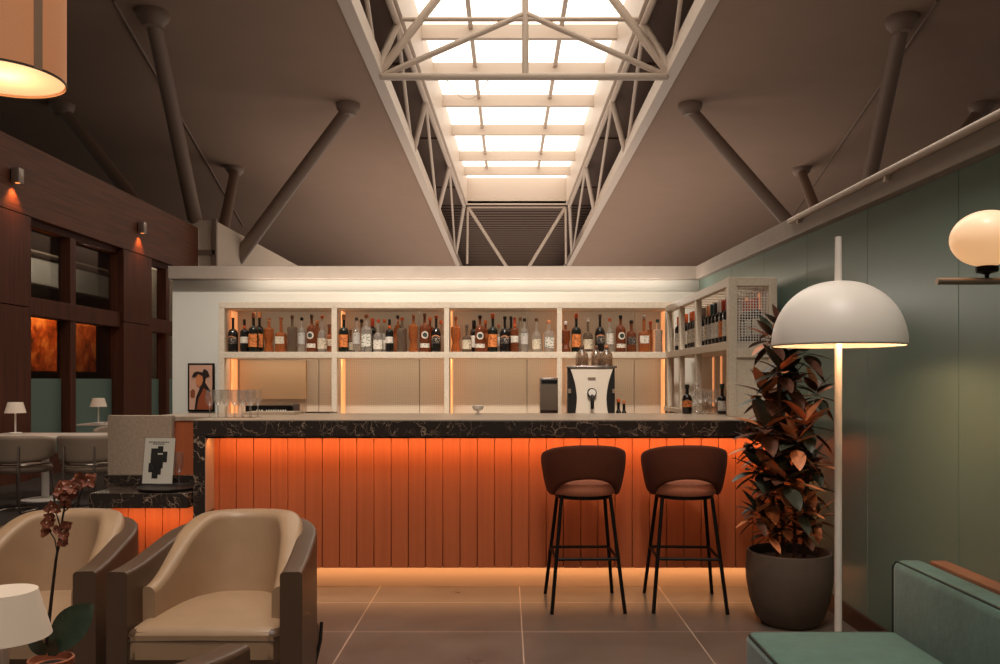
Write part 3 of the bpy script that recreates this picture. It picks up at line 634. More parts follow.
# (centre px, kind, cap, label, colour, top y px, row, words)
BAYS = [
 [(233, 'cream', None, 'dark', None, 318, 0, 'black cream liqueur bottle with pale emblem'), (244.3, 'port', 'black', 'white', None, 320, 0, 'slim black bottle with orange neck band'),
  (253.5, 'scotch', 'cork', 'orange', None, 313, 0, 'dark bottle with orange label'), (259.5, 'scotch', 'cork', 'orange', None, 312, 1, 'dark bottle with orange label behind its twin'),
  (269, 'faceted', 'cork', None, 'amber', 319, 0, 'amber faceted bottle without label'), (281, 'square', 'cork', 'cream', None, 318, 0, 'squat amber bottle with wide cream label'),
  (292.2, 'flask', 'wood', None, 'smoke', 316, 0, 'clear smoky flask bottle'), (301.8, 'slim', 'black', 'silver', None, 318, 0, 'slim clear bottle with silver label'),
  (311.7, 'round', 'grey', 'white', None, 315, 0, 'brown bottle with round white emblem'), (317, 'faceted', 'cork', None, 'amber', 321, 1, 'half hidden amber bottle with cork'),
  (322.3, 'gin', 'orange', 'cream', None, 316, 0, 'clear bottle with cream label and orange cap'), (329.5, 'brandy', 'wood', 'cream', 'amber', 325, 1, 'amber bottle half hidden by the post')],
 [(343.8, 'scotch', 'cork', 'orange', None, 315, 0, 'dark bottle with orange label'), (350.5, 'small', None, 'cream', 'smoke', 330, 1, 'small clear bottle half hidden'),
  (356.5, 'slim', 'grey', 'silver', 'clear', 318, 0, 'clear bottle with silver label'), (361.6, 'gin', 'black', 'white', 'smoke', 320, 1, 'back row clear bottle with black cap'),
  (366.5, 'jug', 'cork', 'green', None, 315, 0, 'square clear bottle with green printed label'), (372.5, 'wine', 'red', 'dark', 'green', 319, 1, 'dark slim bottle with red cap'),
  (378.3, 'gin', 'red', 'white', None, 320, 0, 'clear bottle with white label and thin neck'), (384.5, 'gin', 'orange', 'white', 'clear', 320, 1, 'back row clear bottle with orange stopper'),
  (389.5, 'port', 'black', 'white', None, 320, 0, 'black bottle with white label and orange band'), (397.8, 'faceted', 'black', None, 'amber', 316, 1, 'amber bottle with tall black neck'),
  (402, 'flask', 'orange', None, 'smoke', 318, 0, 'smoky clear bottle with orange stopper'), (413.5, 'faceted', 'cork', None, 'amber', 315, 0, 'amber goblet shaped bottle'),
  (424.7, 'round', 'wood', 'white', None, 314, 0, 'brown bottle with round white emblem'), (430, 'faceted', 'orange', None, 'red', 318, 1, 'reddish amber bottle behind the emblem bottle'),
  (436.2, 'cream', 'orange', 'dark', None, 316, 0, 'black liqueur bottle with orange cap'), (440.8, 'slim', 'orange', None, 'clear', 321, 1, 'clear bottle half hidden by the post')],
 [(455.8, 'faceted', 'cork', None, 'amber', 317, 0, 'amber faceted bottle with cork'), (466.8, 'small', 'grey', 'cream', None, 325, 0, 'short clear bottle with cream label'),
  (474, 'wine', 'black', 'white', None, 321, 1, 'slim black bottle in back'), (480, 'round', 'black', 'white', None, 316, 0, 'brown bottle with round white emblem'),
  (485.5, 'faceted', 'orange', None, 'amber', 321, 1, 'back row amber bottle with orange cap'), (492.7, 'scotch', 'orange', 'orange', None, 314, 0, 'dark bottle with orange label and red cap'),
  (498.6, 'slim', 'cork', 'silver', None, 325, 1, 'small clear bottle behind the orange label'), (504.8, 'cream', 'black', 'dark', None, 317, 0, 'black cream liqueur bottle with emblem'),
  (511, 'cream', 'black', None, None, 317, 1, 'plain black bottle in the back row'), (514.6, 'port', 'red', 'white', 'brown', 318, 0, 'dark bottle with narrow white label and red cap'),
  (520.3, 'flask', 'wood', None, 'clear', 318, 1, 'clear flask with dark stopper behind'), (524.5, 'slim', 'black', 'silver', None, 319, 0, 'slim clear bottle with tall silver label'),
  (536.5, 'gin', 'wood', 'cream', None, 319, 0, 'clear bottle with cream label and wood cap'), (548.7, 'jug', 'cork', 'green', None, 321, 0, 'square clear bottle with green printed label')],
 [(565.5, 'faceted', 'white', None, 'brown', 322, 0, 'brown waisted bottle with pale stopper'), (576.3, 'scotch', 'orange', 'orange', None, 314, 0, 'dark bottle with orange label and orange cap'),
  (588, 'gin', 'white', 'cream', 'smoke', 319, 0, 'clear bottle with cream label and white stopper'), (600, 'cream', 'grey', 'dark', None, 315, 0, 'tall black cream liqueur bottle with emblem'),
  (609.8, 'slim', 'orange', 'white', None, 319, 0, 'clear bottle with white label and orange cap'), (620.6, 'round', 'black', 'white', None, 316, 0, 'brown bottle with round white emblem'),
  (631.3, 'brandy', 'black', 'dark', None, 321, 0, 'brown bottle with black label and amber neck'), (644, 'square', 'white', 'white', 'amber', 316, 0, 'squat amber bottle with white label and white neck'),
  (650.5, 'faceted', 'red', None, 'amber', 322, 1, 'amber bottle behind the squat one'), (657.5, 'flask', 'teal', None, 'clear', 320, 0, 'clear bottle with dark teal cap')],
]
for bi, bay in enumerate(BAYS):
    for i, (px, kind, cap, lab, colr, ty, row, words) in enumerate(bay):
        Y = YS+.11+.13*row; X = (px-CX)*Y/F; hh = CZ+(HY-ty)*Y/F-1.612
        bottle('liquor_bottle', kind, (X, Y, 1.6126), '%s, %s in the %s bay' % (words, ORD[i], ORD[bi]), cap, lab, colr, min(hh, .385)/KIND[kind]['h'], 1.14 if row == 0 else 1.0, 'bottles on the back bar shelf')
wl = [(7.6, 'orange', 'white'), (7.3, 'orange', 'white'), (7.08, 'orange', 'cream'), (6.98, 'orange', 'white'), (6.88, 'orange', 'cream'), (6.78, 'red', 'white'),
      (6.65, 'grey', 'white'), (6.46, 'cork', 'cream'), (6.36, 'teal', 'silver'), (6.25, 'black', 'white'), (6.14, 'white', 'white'), (6.03, 'red', 'orange'), (5.92, 'red', 'white'), (5.81, 'red', 'cream')]
for i, (y, cap, lab) in enumerate(wl):
    bottle('wine_bottle', 'wine', (1.575, y, 1.6126), '%s dark wine bottle from the corner along the side shelf' % ORD[i], cap, lab, None, 1.0, 1.0, 'wine bottles on the side shelf', -.9)
for i in range(4):
    bottle('wine_bottle', 'wine', (1.72, 5.72+.09*i, 1.6126), '%s wine bottle of the row behind the wire grid panel' % ORD[i], 'orange', 'white', None, .96, 1.0, 'wine bottles behind the wire grid', 0)
# bar accessories
bottle('sparkling_bottle', 'cream', (*at(687, 414, 6.05)[:2], 1.1046), 'dark sparkling bottle with orange band standing on the bar by the side shelf', 'black', 'orange', None, .66, .85)
bottle('mixer_bottle', 'small', (1.555, 6.0, 1.1046), 'small dark bottle with white label beside the wine glasses', 'teal', 'white', 'black', .8, .9)
bottle('slim_bottle', 'wine', (1.56, 5.82, 1.1046), 'slim dark bottle with orange top beside the end frame of side shelf', 'red', None, None, .8, .7)
def stemglass(X, Y, label, r=.036, h=.17, name='wine_glass'):
    t = thing(name, label, 'glass', (X, Y, 1.1046), 0, 'wine glasses on the right end of bar')
    MB().lathe([(.03, 0), (.031, .002), (.005, .005), (.0035, .015), (.0035, h*.42), (.006, h*.45)], 16).build('stem_foot', CLEAR, t)
    MB().lathe([(.0001, h*.44), (r*.7, h*.52), (r, h*.68), (r*.86, h)], 18, caps=False).build('bowl', CLEAR, t); return t
for i, (px, Y) in enumerate(((695, 6.1), (700, 5.95), (705, 6.12), (710, 5.95), (715, 6.1))):
    stemglass((px-CX)*Y/F, Y, '%s stemmed wine glass from the sparkling bottle at bar end' % ORD[i], .038, .165+.012*(i % 3))
t = thing('glass_decanter', 'round bellied clear glass decanter with stopper behind wine glasses', 'decanter', ((696.5-CX)*6.25/F, 6.25, 1.1046))
MB().lathe([(.04, 0), (.05, .01), (.055, .05), (.04, .1), (.018, .13), (.016, .18), (.022, .185)], 20).build('body', CLEAR, t); MB().sphere((0, 0, .2), .02, 12, 8).build('stopper', CLEAR, t)

# dispenser with jars
dp = thing('drink_dispenser', 'white fronted drink dispenser with curved black sides and tap', 'drink dispenser', (at(591.5, 0, 7.52)[0], 7.52, .9203))
s = 7.55/F; hz = 1.477-.92
MB().box(-.212, .212, .0, .17, 0.001, hz-.02).build('casing', mat('dispenser_black', (34, 30, 28), .4), dp, bevel=.004)
def side(u): return .134+.05*(abs(u-.5)/.5)**2+(.012 if u > .5 else 0)*(u-.5)*2
poly = [(-side(i/20), .001+i/20*(hz-.022)) for i in range(21)]+[(side(i/20), .001+i/20*(hz-.022)) for i in range(20, -1, -1)]
MB().prism(poly, -.02, .0).build('white_front', mat('dispenser_cream', (230, 214, 196), .4), dp, bevel=.003)
MB().box(-.228, .228, -.03, .185, hz-.02, hz).build('lid_plate', CHROME, dp, bevel=.003)
MB().box(-.222, -.213, .0, .17, 0.001, hz-.021).build('steel_edge', CHROME, dp)
for sx in (-1, 1): MB().box(sx*.2-.012, sx*.2+.012, -.016, 0, .31, .35).build('side_latch', BRASS, dp)
tp = MB(); tp.cyl((0, -.02, .315), (0, -.05, .315), .042, n=20); a = tp.build('tap_collar', METALD, dp)
MB().cyl((0, -.052, .315), (0, -.06, .315), .033, n=20).build('tap_dial', LAMPW, dp)
MB().tube([(0, -.05, .29), (0, -.075, .26), (0, -.075, .17)], .016, 10).build('tap_spout', METALD, dp)
MB().box(-.035, .035, -.024, -.02, .43, .455).build('name_plate', BRASS, dp)
for i, (px, lab) in enumerate(((582, 'left glass jar with cork on top of the drink dispenser'), (596, 'middle glass jar on top of the drink dispenser'), (606.5, 'right glass jar with pale stopper on the drink dispenser'))):
    t = thing('glass_jar', lab, 'jar', (at(px, 0, 7.59 if i != 1 else 7.655)[0], 7.59 if i != 1 else 7.655, .9206+hz), 0, 'jars on top of the drink dispenser')
    r = .058 if i != 1 else .05
    MB().lathe([(r*.9, 0), (r, .008), (r, .085), (r*.9, .115), (r*.45, .145), (.02, .15), (.02, .172), (.024, .174)], 20).build('body', glass_mat('jar_glass', (215, 200, 185), .4), t)
    MB().lathe([(r*.8, .01), (r*.9, .015), (r*.9, .06), (r*.5, .07)], 16).build('contents', mat('jar_tea', (165, 140, 118), .8, var=.3, vscale=80), t)
    MB().lathe([(.019, .16), (.019, .19), (.016, .192)], 14).build('cork', CAPM['wood' if i != 2 else 'cork'], t)
# other appliances
ga = thing('steel_glasswasher', 'small brushed steel appliance left of the drink dispenser', 'appliance', (at(549, 0, 7.43)[0], 7.43, .9203))
MB().rbox(-.08, .08, 0, .3, 0, .45, .006, 2).build('steel_body', CHROME, ga); MB().box(-.068, .075, -.012, 0, .4, .43).build('handle', METALD, ga)
MB().box(-.07, .07, -.006, .0, .165, .39).build('door', mat('steel_door', (170, 150, 132), .3, .9), ga); MB().box(-.07, .07, -.008, 0, .155, .165).build('ledge', CHROME, ga); MB().box(-.06, .06, -.005, 0, .06, .14).build('lower_recess', METALD, ga)
dr = thing('black_control_unit', 'black appliance with a row of small white symbols below the first bay', 'appliance', (at(271, 0, 7.43)[0], 7.43, .9203))
MB().box(-.23, .19, .02, .3, 0, .2).build('body', METALD, dr, bevel=.004); MB().box(-.23, .17, .005, .02, .1, .2).build('front_glass', mat('black_gloss', (16, 14, 13), .1), dr); MB().box(.19, .25, .03, .3, 0, .215).build('steel_side', CHROME, dr)
sy = MB()
for i in range(13): 
    if i != 3: sy.box(-.13+i*.021, -.13+i*.021+random.uniform(.008, .014), .003, .005, .15, .163)
sy.build('white_symbols', LAMPW, dr)
tag(MB().box(-.18, .18, 0, .2, 0, .02).build('paper_stack', mat('paper', (206, 184, 160), .7), loc=(at(275, 0, 6.0)[0], 5.85, 1.1046)), 'flat pale folder lying on the worktop in front of black appliance', 'folder')
fm = thing('black_bar_mat', 'flat black tray lying below the first bay right of the appliance', 'tray', (at(317, 0, 7.45)[0], 7.45, .9203))
MB().rbox(-.13, .13, 0, .25, 0, .135, .006, 2).build('box', METALD, fm); MB().box(-.11, .11, .02, .2, .135, .142).build('glass_lid', mat('black_gloss', (16, 14, 13), .1), fm)
cu = MB().lathe([(.022, 0), (.024, .004), (.008, .012), (.008, .022), (.034, .034), (.04, .05), (.039, .062), (.033, .064), (.03, .05), (.0001, .045)], 20, at(478, 0, 5.95)[:2]+(1.1046,))
tag(cu.build('white_bowl', LAMPW), 'small white footed bowl on the middle of the bar worktop', 'bowl')
for i, (px, lab) in enumerate(((618.5, 'left small dark bottle beside the drink dispenser'), (624, 'right small dark bottle beside the drink dispenser'))):
    bottle('bitters_bottle', 'small', (at(px, 0, 7.6+.06*i)[0], 7.6+.06*i, .9206), lab, 'orange' if i == 0 else 'cork', 'dark' if i == 0 else 'white', 'black', .95-.06*i, .62, 'small bottles beside dispenser')

# framed portrait
fp = thing('framed_picture', 'black framed portrait print of a figure with dark topknots on white wall', 'picture', (at(201, 0, 8.16)[0], 8.18, 1.04))
MB().box(-.13, .13, -.022, 0, 0, .475).build('frame', METALD, fp, bevel=.002)
MB().box(-.112, .112, -.026, -.022, .018, .457).build('print_ground', mat('print_peach', (206, 158, 134), .6), fp)
def flat(name, poly, col, y): MB().prism(poly, y, y+.003).build(name, mat(name, col, .6), fp)
flat('print_gown', [(-.05, .02), (.11, .02), (.11, .12), (.085, .2), (.05, .26), (.02, .24), (-.03, .17), (-.045, .1)], (150, 74, 42), -.029)
flat('print_sash', [(-.06, .02), (-.04, .02), (-.02, .13), (.03, .235), (.09, .19), (.1, .2), (.045, .285), (.05, .33), (.03, .34), (.0, .25), (-.045, .14)], (36, 22, 18), -.032)
flat('print_face', [(-.045, .29), (-.035, .255), (-.01, .24), (.012, .265), (.025, .31), (.02, .36), (-.02, .37), (-.045, .34)], (202, 126, 82), -.035)
flat('print_hair', [(-.085, .34), (-.05, .345), (-.02, .37), (.02, .35), (.03, .3), (.05, .34), (.09, .35), (.07, .4), (.035, .42), (.02, .385), (-.03, .395), (-.06, .385)], (40, 24, 18), -.038)
flat('print_hand', [(-.1, .15), (-.085, .13), (-.06, .14), (-.055, .2), (-.075, .225), (-.1, .2)], (140, 72, 44), -.029)

# ------------------------------------------------------------------ bar stools
def make_stool(label, loc, rz):
    t = thing('bar_stool', label, 'bar stool', loc, rz, 'bar stools at the orange bar')
    rows = []; N = 33
    for j in range(9):
        v = j/8; r_ = []
        for i in range(N):
            u = i/(N-1)*2-1; th = -PI/2+u*math.radians(122); a = abs(u)
            top = .975-.125*a**2.0; bot = .772-.112*min(1, (a/.55))**2.2 if a < .55 else .66+.10*((a-.55)/.45)**2
            z = bot+(top-bot)*v
            sc = .80+.2*min(1, (z-.66)/.2)**.6 if z > .66 else .8
            r_.append((.242*sc*math.cos(th), .235*sc*math.sin(th)+.01, z))
        rows.append(r_)
    MB().grid(rows).build('bucket_backrest', STOOLF, t, solid=.032, subsurf=1)
    MB().lathe([(.15, .665), (.185, .67), (.198, .69), (.2, .715), (.192, .738), (.16, .752), (.08, .758), (.0001, .76)], 32, sy=.98).build('seat', STOOLS, t)
    MB().lathe([(.16, .645), (.175, .648), (.175, .667), (.15, .668)], 28).build('seat_frame', METALD, t)
    fx, fy = .212, .235
    for sx, sy in ((-1, -1), (1, -1), (1, 1), (-1, 1)):
        MB().tube([(sx*.145, sy*.12, .655), (sx*(.145+.067*.5), sy*(.12+.115*.5), .33), (sx*fx, sy*fy, 0)], .0115, 10).build('leg', METALD, t)
    q = [(sx*.1805, sy*.181, .305) for sx, sy in ((-1, -1), (1, -1), (1, 1), (-1, 1))]
    for i in range(4): MB().cyl(q[i], q[(i+1) % 4], .009, n=10).build('footrest_bar', METALD, t)
    return t
st = make_stool('rust upholstered bar stool farther from the potted plant', (.462, 5.02, 0), math.radians(2))
dup(st, (1.07, 5.02, 0), math.radians(-3), 'rust upholstered bar stool next to the potted plant')

# ------------------------------------------------------------------ armchairs
def U_path(w, yf, yb, corner, n=36):
    """U shaped plan path: left front -> back -> right front (chair faces -Y)"""
    pts = []; L = yb-corner
    for i in range(9): pts.append(Vector((-w, yf+(L-yf)*i/9, 0)))
    for i in range(n+1):
        t = PI-PI*i/n; c, s = math.cos(t), math.sin(t); q = (abs(c)**2.6+abs(s)**2.6)**(-1/2.6)
        pts.append(Vector((w*c*q, L+corner*s*q, 0)))
    for i in range(9, 0, -1): pts.append(Vector((w, yf+(L-yf)*(i-1)/9, 0)))
    for p in pts: p.x *= 1-.19*max(0, min(1, (p.y-yf)/(yb-yf)))
    return pts
def wall_sweep(path, thick, zbot, ztop, lean=0, rnd=.03, flare=0):
    """upholstered wall swept along the path with a rounded top; ztop(u), zbot(u), u in 0..1 along the path"""
    m = len(path); cum = [0]
    for a, b in zip(path[:-1], path[1:]): cum.append(cum[-1]+(b-a).length)
    rows = []
    for i, p in enumerate(path):
        d = (path[min(i+1, m-1)]-path[max(i-1, 0)]).normalized(); nrm = Vector((-d.y, d.x, 0)); u = cum[i]/cum[-1]
        zt = ztop(u); zb_ = zbot(u) if callable(zbot) else zbot; th = thick(u)/2 if callable(thick) else thick/2; r = min(rnd, th*.98)
        sec = [(-th-flare, zb_), (-th-flare*.45, zb_+(zt-zb_)*.5), (-th, zt-r)]
        for k in range(1, 6): a = PI/2*k/6; sec.append((-th+r-r*math.cos(a), zt-r+r*math.sin(a)))
        sec += [(-th+r, zt), (th-r, zt)]
        for k in range(1, 6): a = PI/2*k/6; sec.append((th-r+r*math.sin(a), zt-r+r*math.cos(a)))
        sec += [(th, zt-r), (th, zb_+(zt-zb_)*.5), (th, zb_)]
        row = []
        for o, z in sec:
            k = lean*(z-zb_)*math.sin(PI*u)**2; o = o if o > -th-1e-6 else -th+(o+th)*math.sin(PI*min(1, max(0, (u-.1)/.8)))
            row.append(p+nrm*(o)+Vector((0, k, z)))
        rows.append(row)
    b = MB(); b.grid(rows, closed=True); n = len(rows[0])
    b.add(rows[0], [tuple(range(n))]); b.add(rows[-1], [tuple(range(n-1, -1, -1))]); return b
def smooth(u): u = max(0, min(1, u)); return u*u*(3-2*u)
def make_armchair(label, loc, rz, rise=.105, back=.225):
    t = thing('leather_armchair', label, 'armchair', loc, rz, 'brown leather tub armchairs')
    hump = lambda u: smooth((.5-abs(u-.5))/.42)
    sh = wall_sweep(U_path(.335, -.34, .33, .30), lambda u: .085, .13, lambda u: .612+rise*hump(u), .0, .016)
    sh.build('outer_shell', LEATHERD, t, smooth=50)
    inn = wall_sweep(U_path(.262, -.235, .225, .235), lambda u: .062+.055*hump(u), .25, lambda u: .53+back*smooth((.5-abs(u-.5))/.36), .13, .035, .05)
    inn.build('inner_back_cushion', LEATHER, t, smooth=60)
    sc = MB(); sc.rbox(-.296, .296, -.365, -.12, .235, .395, .035, 4, .012); sc.build('seat_cushion_front', LEATHERD, t, smooth=60)
    s2 = MB(); s2.rbox(-.298, .298, -.368, .25, .26, .398, .046, 6, .034); s2.build('seat_cushion', LEATHER, t, smooth=60)
    MB().box(-.30, .30, -.33, .3, .13, .235).build('base_frame', LEATHERD, t, bevel=.01)
    MB().tube([(-.28, -.366, .352), (0, -.369, .356), (.28, -.366, .352)], .0025, 8).build('piping', PIPING, t)
    for sx in (-1, 1):
        MB().tube([(sx*.338, .17, .27), (sx*.342, .13, .2), (sx*.325, -.06, .009)], .008, 8).build('leg', METALD, t)
        MB().tube([(sx*.3, -.26, .13), (sx*.31, -.27, .0)], .014, 8).build('leg', METALD, t)
    return t
ch = make_armchair('brown leather tub armchair in front of the orange bar panels', (-1.165, 3.53, 0), 0)
dup(ch, (-1.965, 3.54, 0), 0, 'brown leather tub armchair partly behind the dark red orchid')
make_armchair('armchair whose arm end alone shows at the bottom before the leather seat', (-.55, 1.89, 0), math.radians(161), .08, .10)

# ------------------------------------------------------------------ sofa
sf = thing('green_sofa', 'green velvet sofa with dark piping and wooden back frame by the green wall', 'sofa', (0, 0, 0))
sx_l, sx_r = .885, 1.437
MB().rbox(sx_l, sx_r+.02, .9, 3.09, .24, .418, .03, 4, .028).build('seat_cushion', VELVET, sf, smooth=60)
MB().rbox(sx_r-.005, sx_r+.115, .9, 3.10, .36, .684, .035, 4).build('back_cushion', VELVET, sf, smooth=60)
MB().box(sx_l+.03, sx_r+.116, .95, 3.06, .1, .245).build('base_frame', SOFAWOOD, sf, bevel=.006)
MB().rbox(sx_r+.117, sx_r+.185, .92, 3.06, .1, .686, .008, 2).build('wooden_back_frame', SOFAWOOD, sf)
MB().tube([(sx_l+.01, .95, .407), (sx_l+.01, 3.06, .407), (sx_l+.035, 3.085, .407), (sx_r-.02, 3.085, .41)], .006, 8).build('seat_piping', VPIPE, sf)
MB().tube([(sx_r+.003, 3.095, .4), (sx_r+.002, 3.092, .656), (sx_r+.012, 3.085, .675), (sx_r+.012, 2.4, .677), (sx_r+.012, .95, .677)], .0055, 8).build('back_piping', VPIPE, sf)
for x in (sx_l+.08, sx_r+.07):
    for y in (1.05, 2.95): MB().cyl((x, y, 0), (x, y, .11), .02, .026, 12).build('leg', SOFAWOOD, sf)

# ------------------------------------------------------------------ floor lamp, globe lamp, pendant
flm = thing('dome_floor_lamp', 'tall white floor lamp with large dome shade beside the green wall', 'floor lamp', (1.377, 3.45, 0))
R = .266; zr = 1.497; hd = .264
prof = [(R*math.cos(a)**.9 if a < PI/2-.01 else .016, zr+hd*math.sin(a)) for a in [PI/2*i/18 for i in range(19)]]
MB().lathe(prof+[(max(r-.006, .012), z-.006) for r, z in prof[::-1]], 56, caps=False).build('dome_shade', LAMPW, flm, smooth=50)
MB().cyl((0, 0, .02), (0, 0, zr+hd), .0148, n=18).build('pole', LAMPW, flm); MB().cyl((0, 0, zr+hd-.01), (0, 0, 1.945), .0148, .013, 18).build('top_stem', LAMPW, flm)
MB().lathe([(.15, 0), (.15, .012), (.14, .02), (.02, .024)], 32).build('base', LAMPW, flm)
MB().sphere((0, -.06, zr+.13), .035, 16, 10).build('bulb', mat('warm_bulb', (255, 220, 180), .4, emit=(255, 190, 120), es=6), flm)
point('floor_lamp_light', (1.385, 3.38, zr+.09), 6.5, (1, .62, .34), .06)
gl = thing('globe_wall_lamp', 'glowing opal globe on a horizontal brass arm at the green wall', 'wall lamp', (1.37, 2.37, 1.632))
MB().cyl((-.143, 0, 0), (.525, 0, 0), .010, n=14).build('brass_arm', BRASS, gl)
MB().lathe([(.006, .008), (.006, .018), (.012, .022), (.028, .026), (.03, .032), (.03, .042), (.02, .044)], 20).build('globe_cup', METALD, gl)
MB().sphere((0, 0, .122), .096, 32, 20, sz=.83).build('opal_globe', mat('opal_glass', (240, 225, 205), .3, emit=(255, 190, 130), es=.55), gl)
MB().cyl((.51, 0, 0), (.53, 0, 0), .05, n=20).build('wall_rose', BRASS, gl)
point('globe_light', (1.365, 2.37, 1.88), .01, (1, .7, .45), .1)
pd = thing('drum_pendant', 'large fabric drum pendant lamp hanging at upper left', 'pendant lamp', (-2.62, 4.3, 2.91))
MB().lathe([(.3, 0), (.3, .5)], 48, caps=False).build('drum_shade', mat('drum_fabric', (196, 150, 116), .8, emit=(214, 116, 60), es=.2, var=.05, vscale=200), pd)
MB().lathe([(.0001, .012), (.292, .012), (.292, .02), (.0001, .02)], 48).build('diffuser', mat('drum_diffuser', (240, 210, 170), .6, emit=(255, 206, 150), es=.55), pd)
MB().lathe([(.297, -.004), (.303, -.004), (.303, .008), (.297, .008)], 48, caps=False).build('rim', PIPING, pd)
bp = Vector((.3*math.cos(math.radians(-27)), .3*math.sin(math.radians(-27)), 0)); tn = Vector((.454, .891, 0))
MB().add([bp*1.01-tn*.022, bp*1.01+tn*.022, bp*1.01+tn*.022+Vector((0, 0, .5)), bp*1.01-tn*.022+Vector((0, 0, .5)), bp*1.0-tn*.022, bp*1.0+tn*.022, bp*1.0+tn*.022+Vector((0, 0, .5)), bp*1.0-tn*.022+Vector((0, 0, .5))],
         [(0, 1, 2, 3), (4, 7, 6, 5), (0, 4, 5, 1), (1, 5, 6, 2), (2, 6, 7, 3), (3, 7, 4, 0)]).build('seam_band', mat('drum_band', (150, 122, 100), .7), pd)
MB().cyl((0, 0, .5), (0, 0, ZC-2.96), .008, n=8).build('cord', METALD, pd)
MB().cyl((-.29, 0, .48), (.29, 0, .48), .006, n=8).cyl((0, -.29, .48), (0, .29, .48), .006, n=8).build('spider', METALD, pd)
point('pendant_light', (-2.6, 4.3, 2.85), 6, (1, .66, .38), .2)

# ------------------------------------------------------------------ big potted plant
def leaf(mb, base, dirv, up, L, W, droop, fold=.18, n=7, mi=0, pw=.75):
    """one pointed leaf with a folded midrib, curving down"""
    mb.cur = mi; d = Vector(dirv).normalized(); side = d.cross(Vector(up)).normalized()
    if side.length < .1: side = Vector((1, 0, 0))
    u_ = side.cross(d).normalized(); p = Vector(base); rows = []; st = L/n
    for i in range(n+1):
        t = i/n; wd = W*(math.sin(PI*min(1, t**pw))**.8)*(.999 if t < 1 else 0)+.0012
        rows.append([p-side*wd+u_*(wd*fold), p-side*wd*.5+u_*(wd*fold*.35), p, p+side*wd*.5+u_*(wd*fold*.35), p+side*wd+u_*(wd*fold)])
        d = (d-Vector((0, 0, droop*st/L*(.4+t)))).normalized(); u_ = side.cross(d).normalized(); p = p+d*st
    mb.grid(rows); mb.cur = 0
LEAFD = [mat('leaf_dark_green', (62, 64, 52), .35, var=.3, vscale=25), mat('leaf_purple_brown', (92, 58, 44), .38, var=.3, vscale=25), mat('leaf_copper', (214, 134, 90), .42, var=.18, vscale=25)]
pl = thing('potted_plant', 'tall potted plant with dark and copper leaves in grey pot by the bar', 'potted plant', (1.57, 4.62, 0))
MB().lathe([(.13, 0), (.15, .004), (.185, .05), (.215, .14), (.231, .24), (.234, .3), (.228, .385), (.226, .4), (.216, .402), (.212, .39), (.214, .33), (.0001, .33)], 48).build('pot', POT, pl)
MB().lathe([(.0001, .352), (.205, .348), (.213, .338), (.1, .33), (.0001, .33)][::-1], 32).build('soil', SOIL, pl)
RS = [(765, 395, .02, 1.0), (803, 352, -.05, 1.0), (790, 385, .02, .95), (772, 340, -.05, .9), (766, 430, -.1, 1.1), (806, 425, -.1, 1.05), (790, 420, .05, .9), (758, 470, -.05, 1.0), (786, 482, -.16, 1.15), (812, 465, 0, .9), (795, 455, .1, 1.0), (768, 500, .0, .95),
      (800, 510, -.05, .9), (757, 515, -.08, .75), (815, 520, .0, .75), (780, 330, .05, .8), (784, 360, .08, .9), (770, 455, .08, 1.0), (822, 395, .03, .85), (775, 410, .08, 1.0), (785, 525, -.02, .7), (805, 485, .06, .95), (784, 440, .0, .9), (768, 532, -.05, .7), (803, 532, -.06, .7), (777, 480, -.1, .95), (757, 445, .0, .9), (780, 372, -.1, .95), (796, 445, -.14, 1.0)]
rnd = random.Random(11)
for i, (px, py, dy, sc) in enumerate(RS):
    X, Y, Z = at(px, py, 4.62+dy); c = Vector((min(X-1.57, .16), dy, Z)); mb = MB(); nl = 15
    for k in range(nl):
        az = 2*PI*k*.382+rnd.uniform(-.3, .3); el = -.75+1.95*(k/nl)+rnd.uniform(-.15, .15)
        dv = Vector((math.cos(az)*math.cos(el), math.sin(az)*math.cos(el), math.sin(el)))
        cop = rnd.random() < (.42 if dv.y < .1 else .15)
        leaf(mb, c+dv*.012+Vector((0, 0, (k/nl-.5)*.05)), dv, (0, 0, 1), rnd.uniform(.14, .19)*sc, rnd.uniform(.033, .041)*sc, rnd.uniform(.1, .6), .2, 7, 2 if cop else (1 if rnd.random() < .45 else 0))
    mb.v = [(min(v[0], .312), v[1], v[2]) for v in mb.v]; mb.build('leaf_cluster', LEAFD, pl, smooth=60)
STEM = mat('plant_stem', (104, 74, 54), .7, var=.2, vscale=40)
for x0, tops in ((-.06, (-.12, .62)), (.03, (.03, 1.0)), (.08, (.12, .8)), (-.03, (-.06, 1.15))):
    MB().tube([(x0, 0, .34), (x0+(tops[0]-x0)*.3, 0, .34+tops[1]*.35), (tops[0], 0, .34+tops[1])], .012, 8).build('stem', STEM, pl)

# ------------------------------------------------------------------ foreground side table, lamp, orchid
tb = thing('side_table', 'low round side table just below the frame carrying lamp and orchid', 'table', (-1.28, 2.0, 0))
MB().lathe([(.25, .51), (.26, .515), (.26, .528), (.255, .53)], 40).build('table_top', SOFAWOOD, tb); MB().cyl((0, 0, .02), (0, 0, .51), .025, n=16).build('pedestal', METALD, tb); MB().lathe([(.17, 0), (.17, .012), (.03, .025)], 32).build('base', METALD, tb)
SHADE = mat('lamp_shade_white', (232, 214, 196), .6, emit=(255, 214, 180), es=.07)
def table_lamp(label, loc, s=1.0, group=None):
    t = thing('table_lamp', label, 'table lamp', loc, 0, group)
    MB().lathe([(.062, 0), (.065, .004), (.065, .016), (.06, .02)], 28).build('base', LAMPW, t)
    MB().cyl((0, 0, .015), (0, 0, .27), .010, n=12).build('stem', LAMPW, t)
    MB().lathe([(.102, .225), (.1035, .225), (.072, .338), (.0001, .341), (.0001, .337), (.07, .334)], 40, caps=False).build('shade', SHADE, t, smooth=35)
    t.scale = (s, s, s); return t
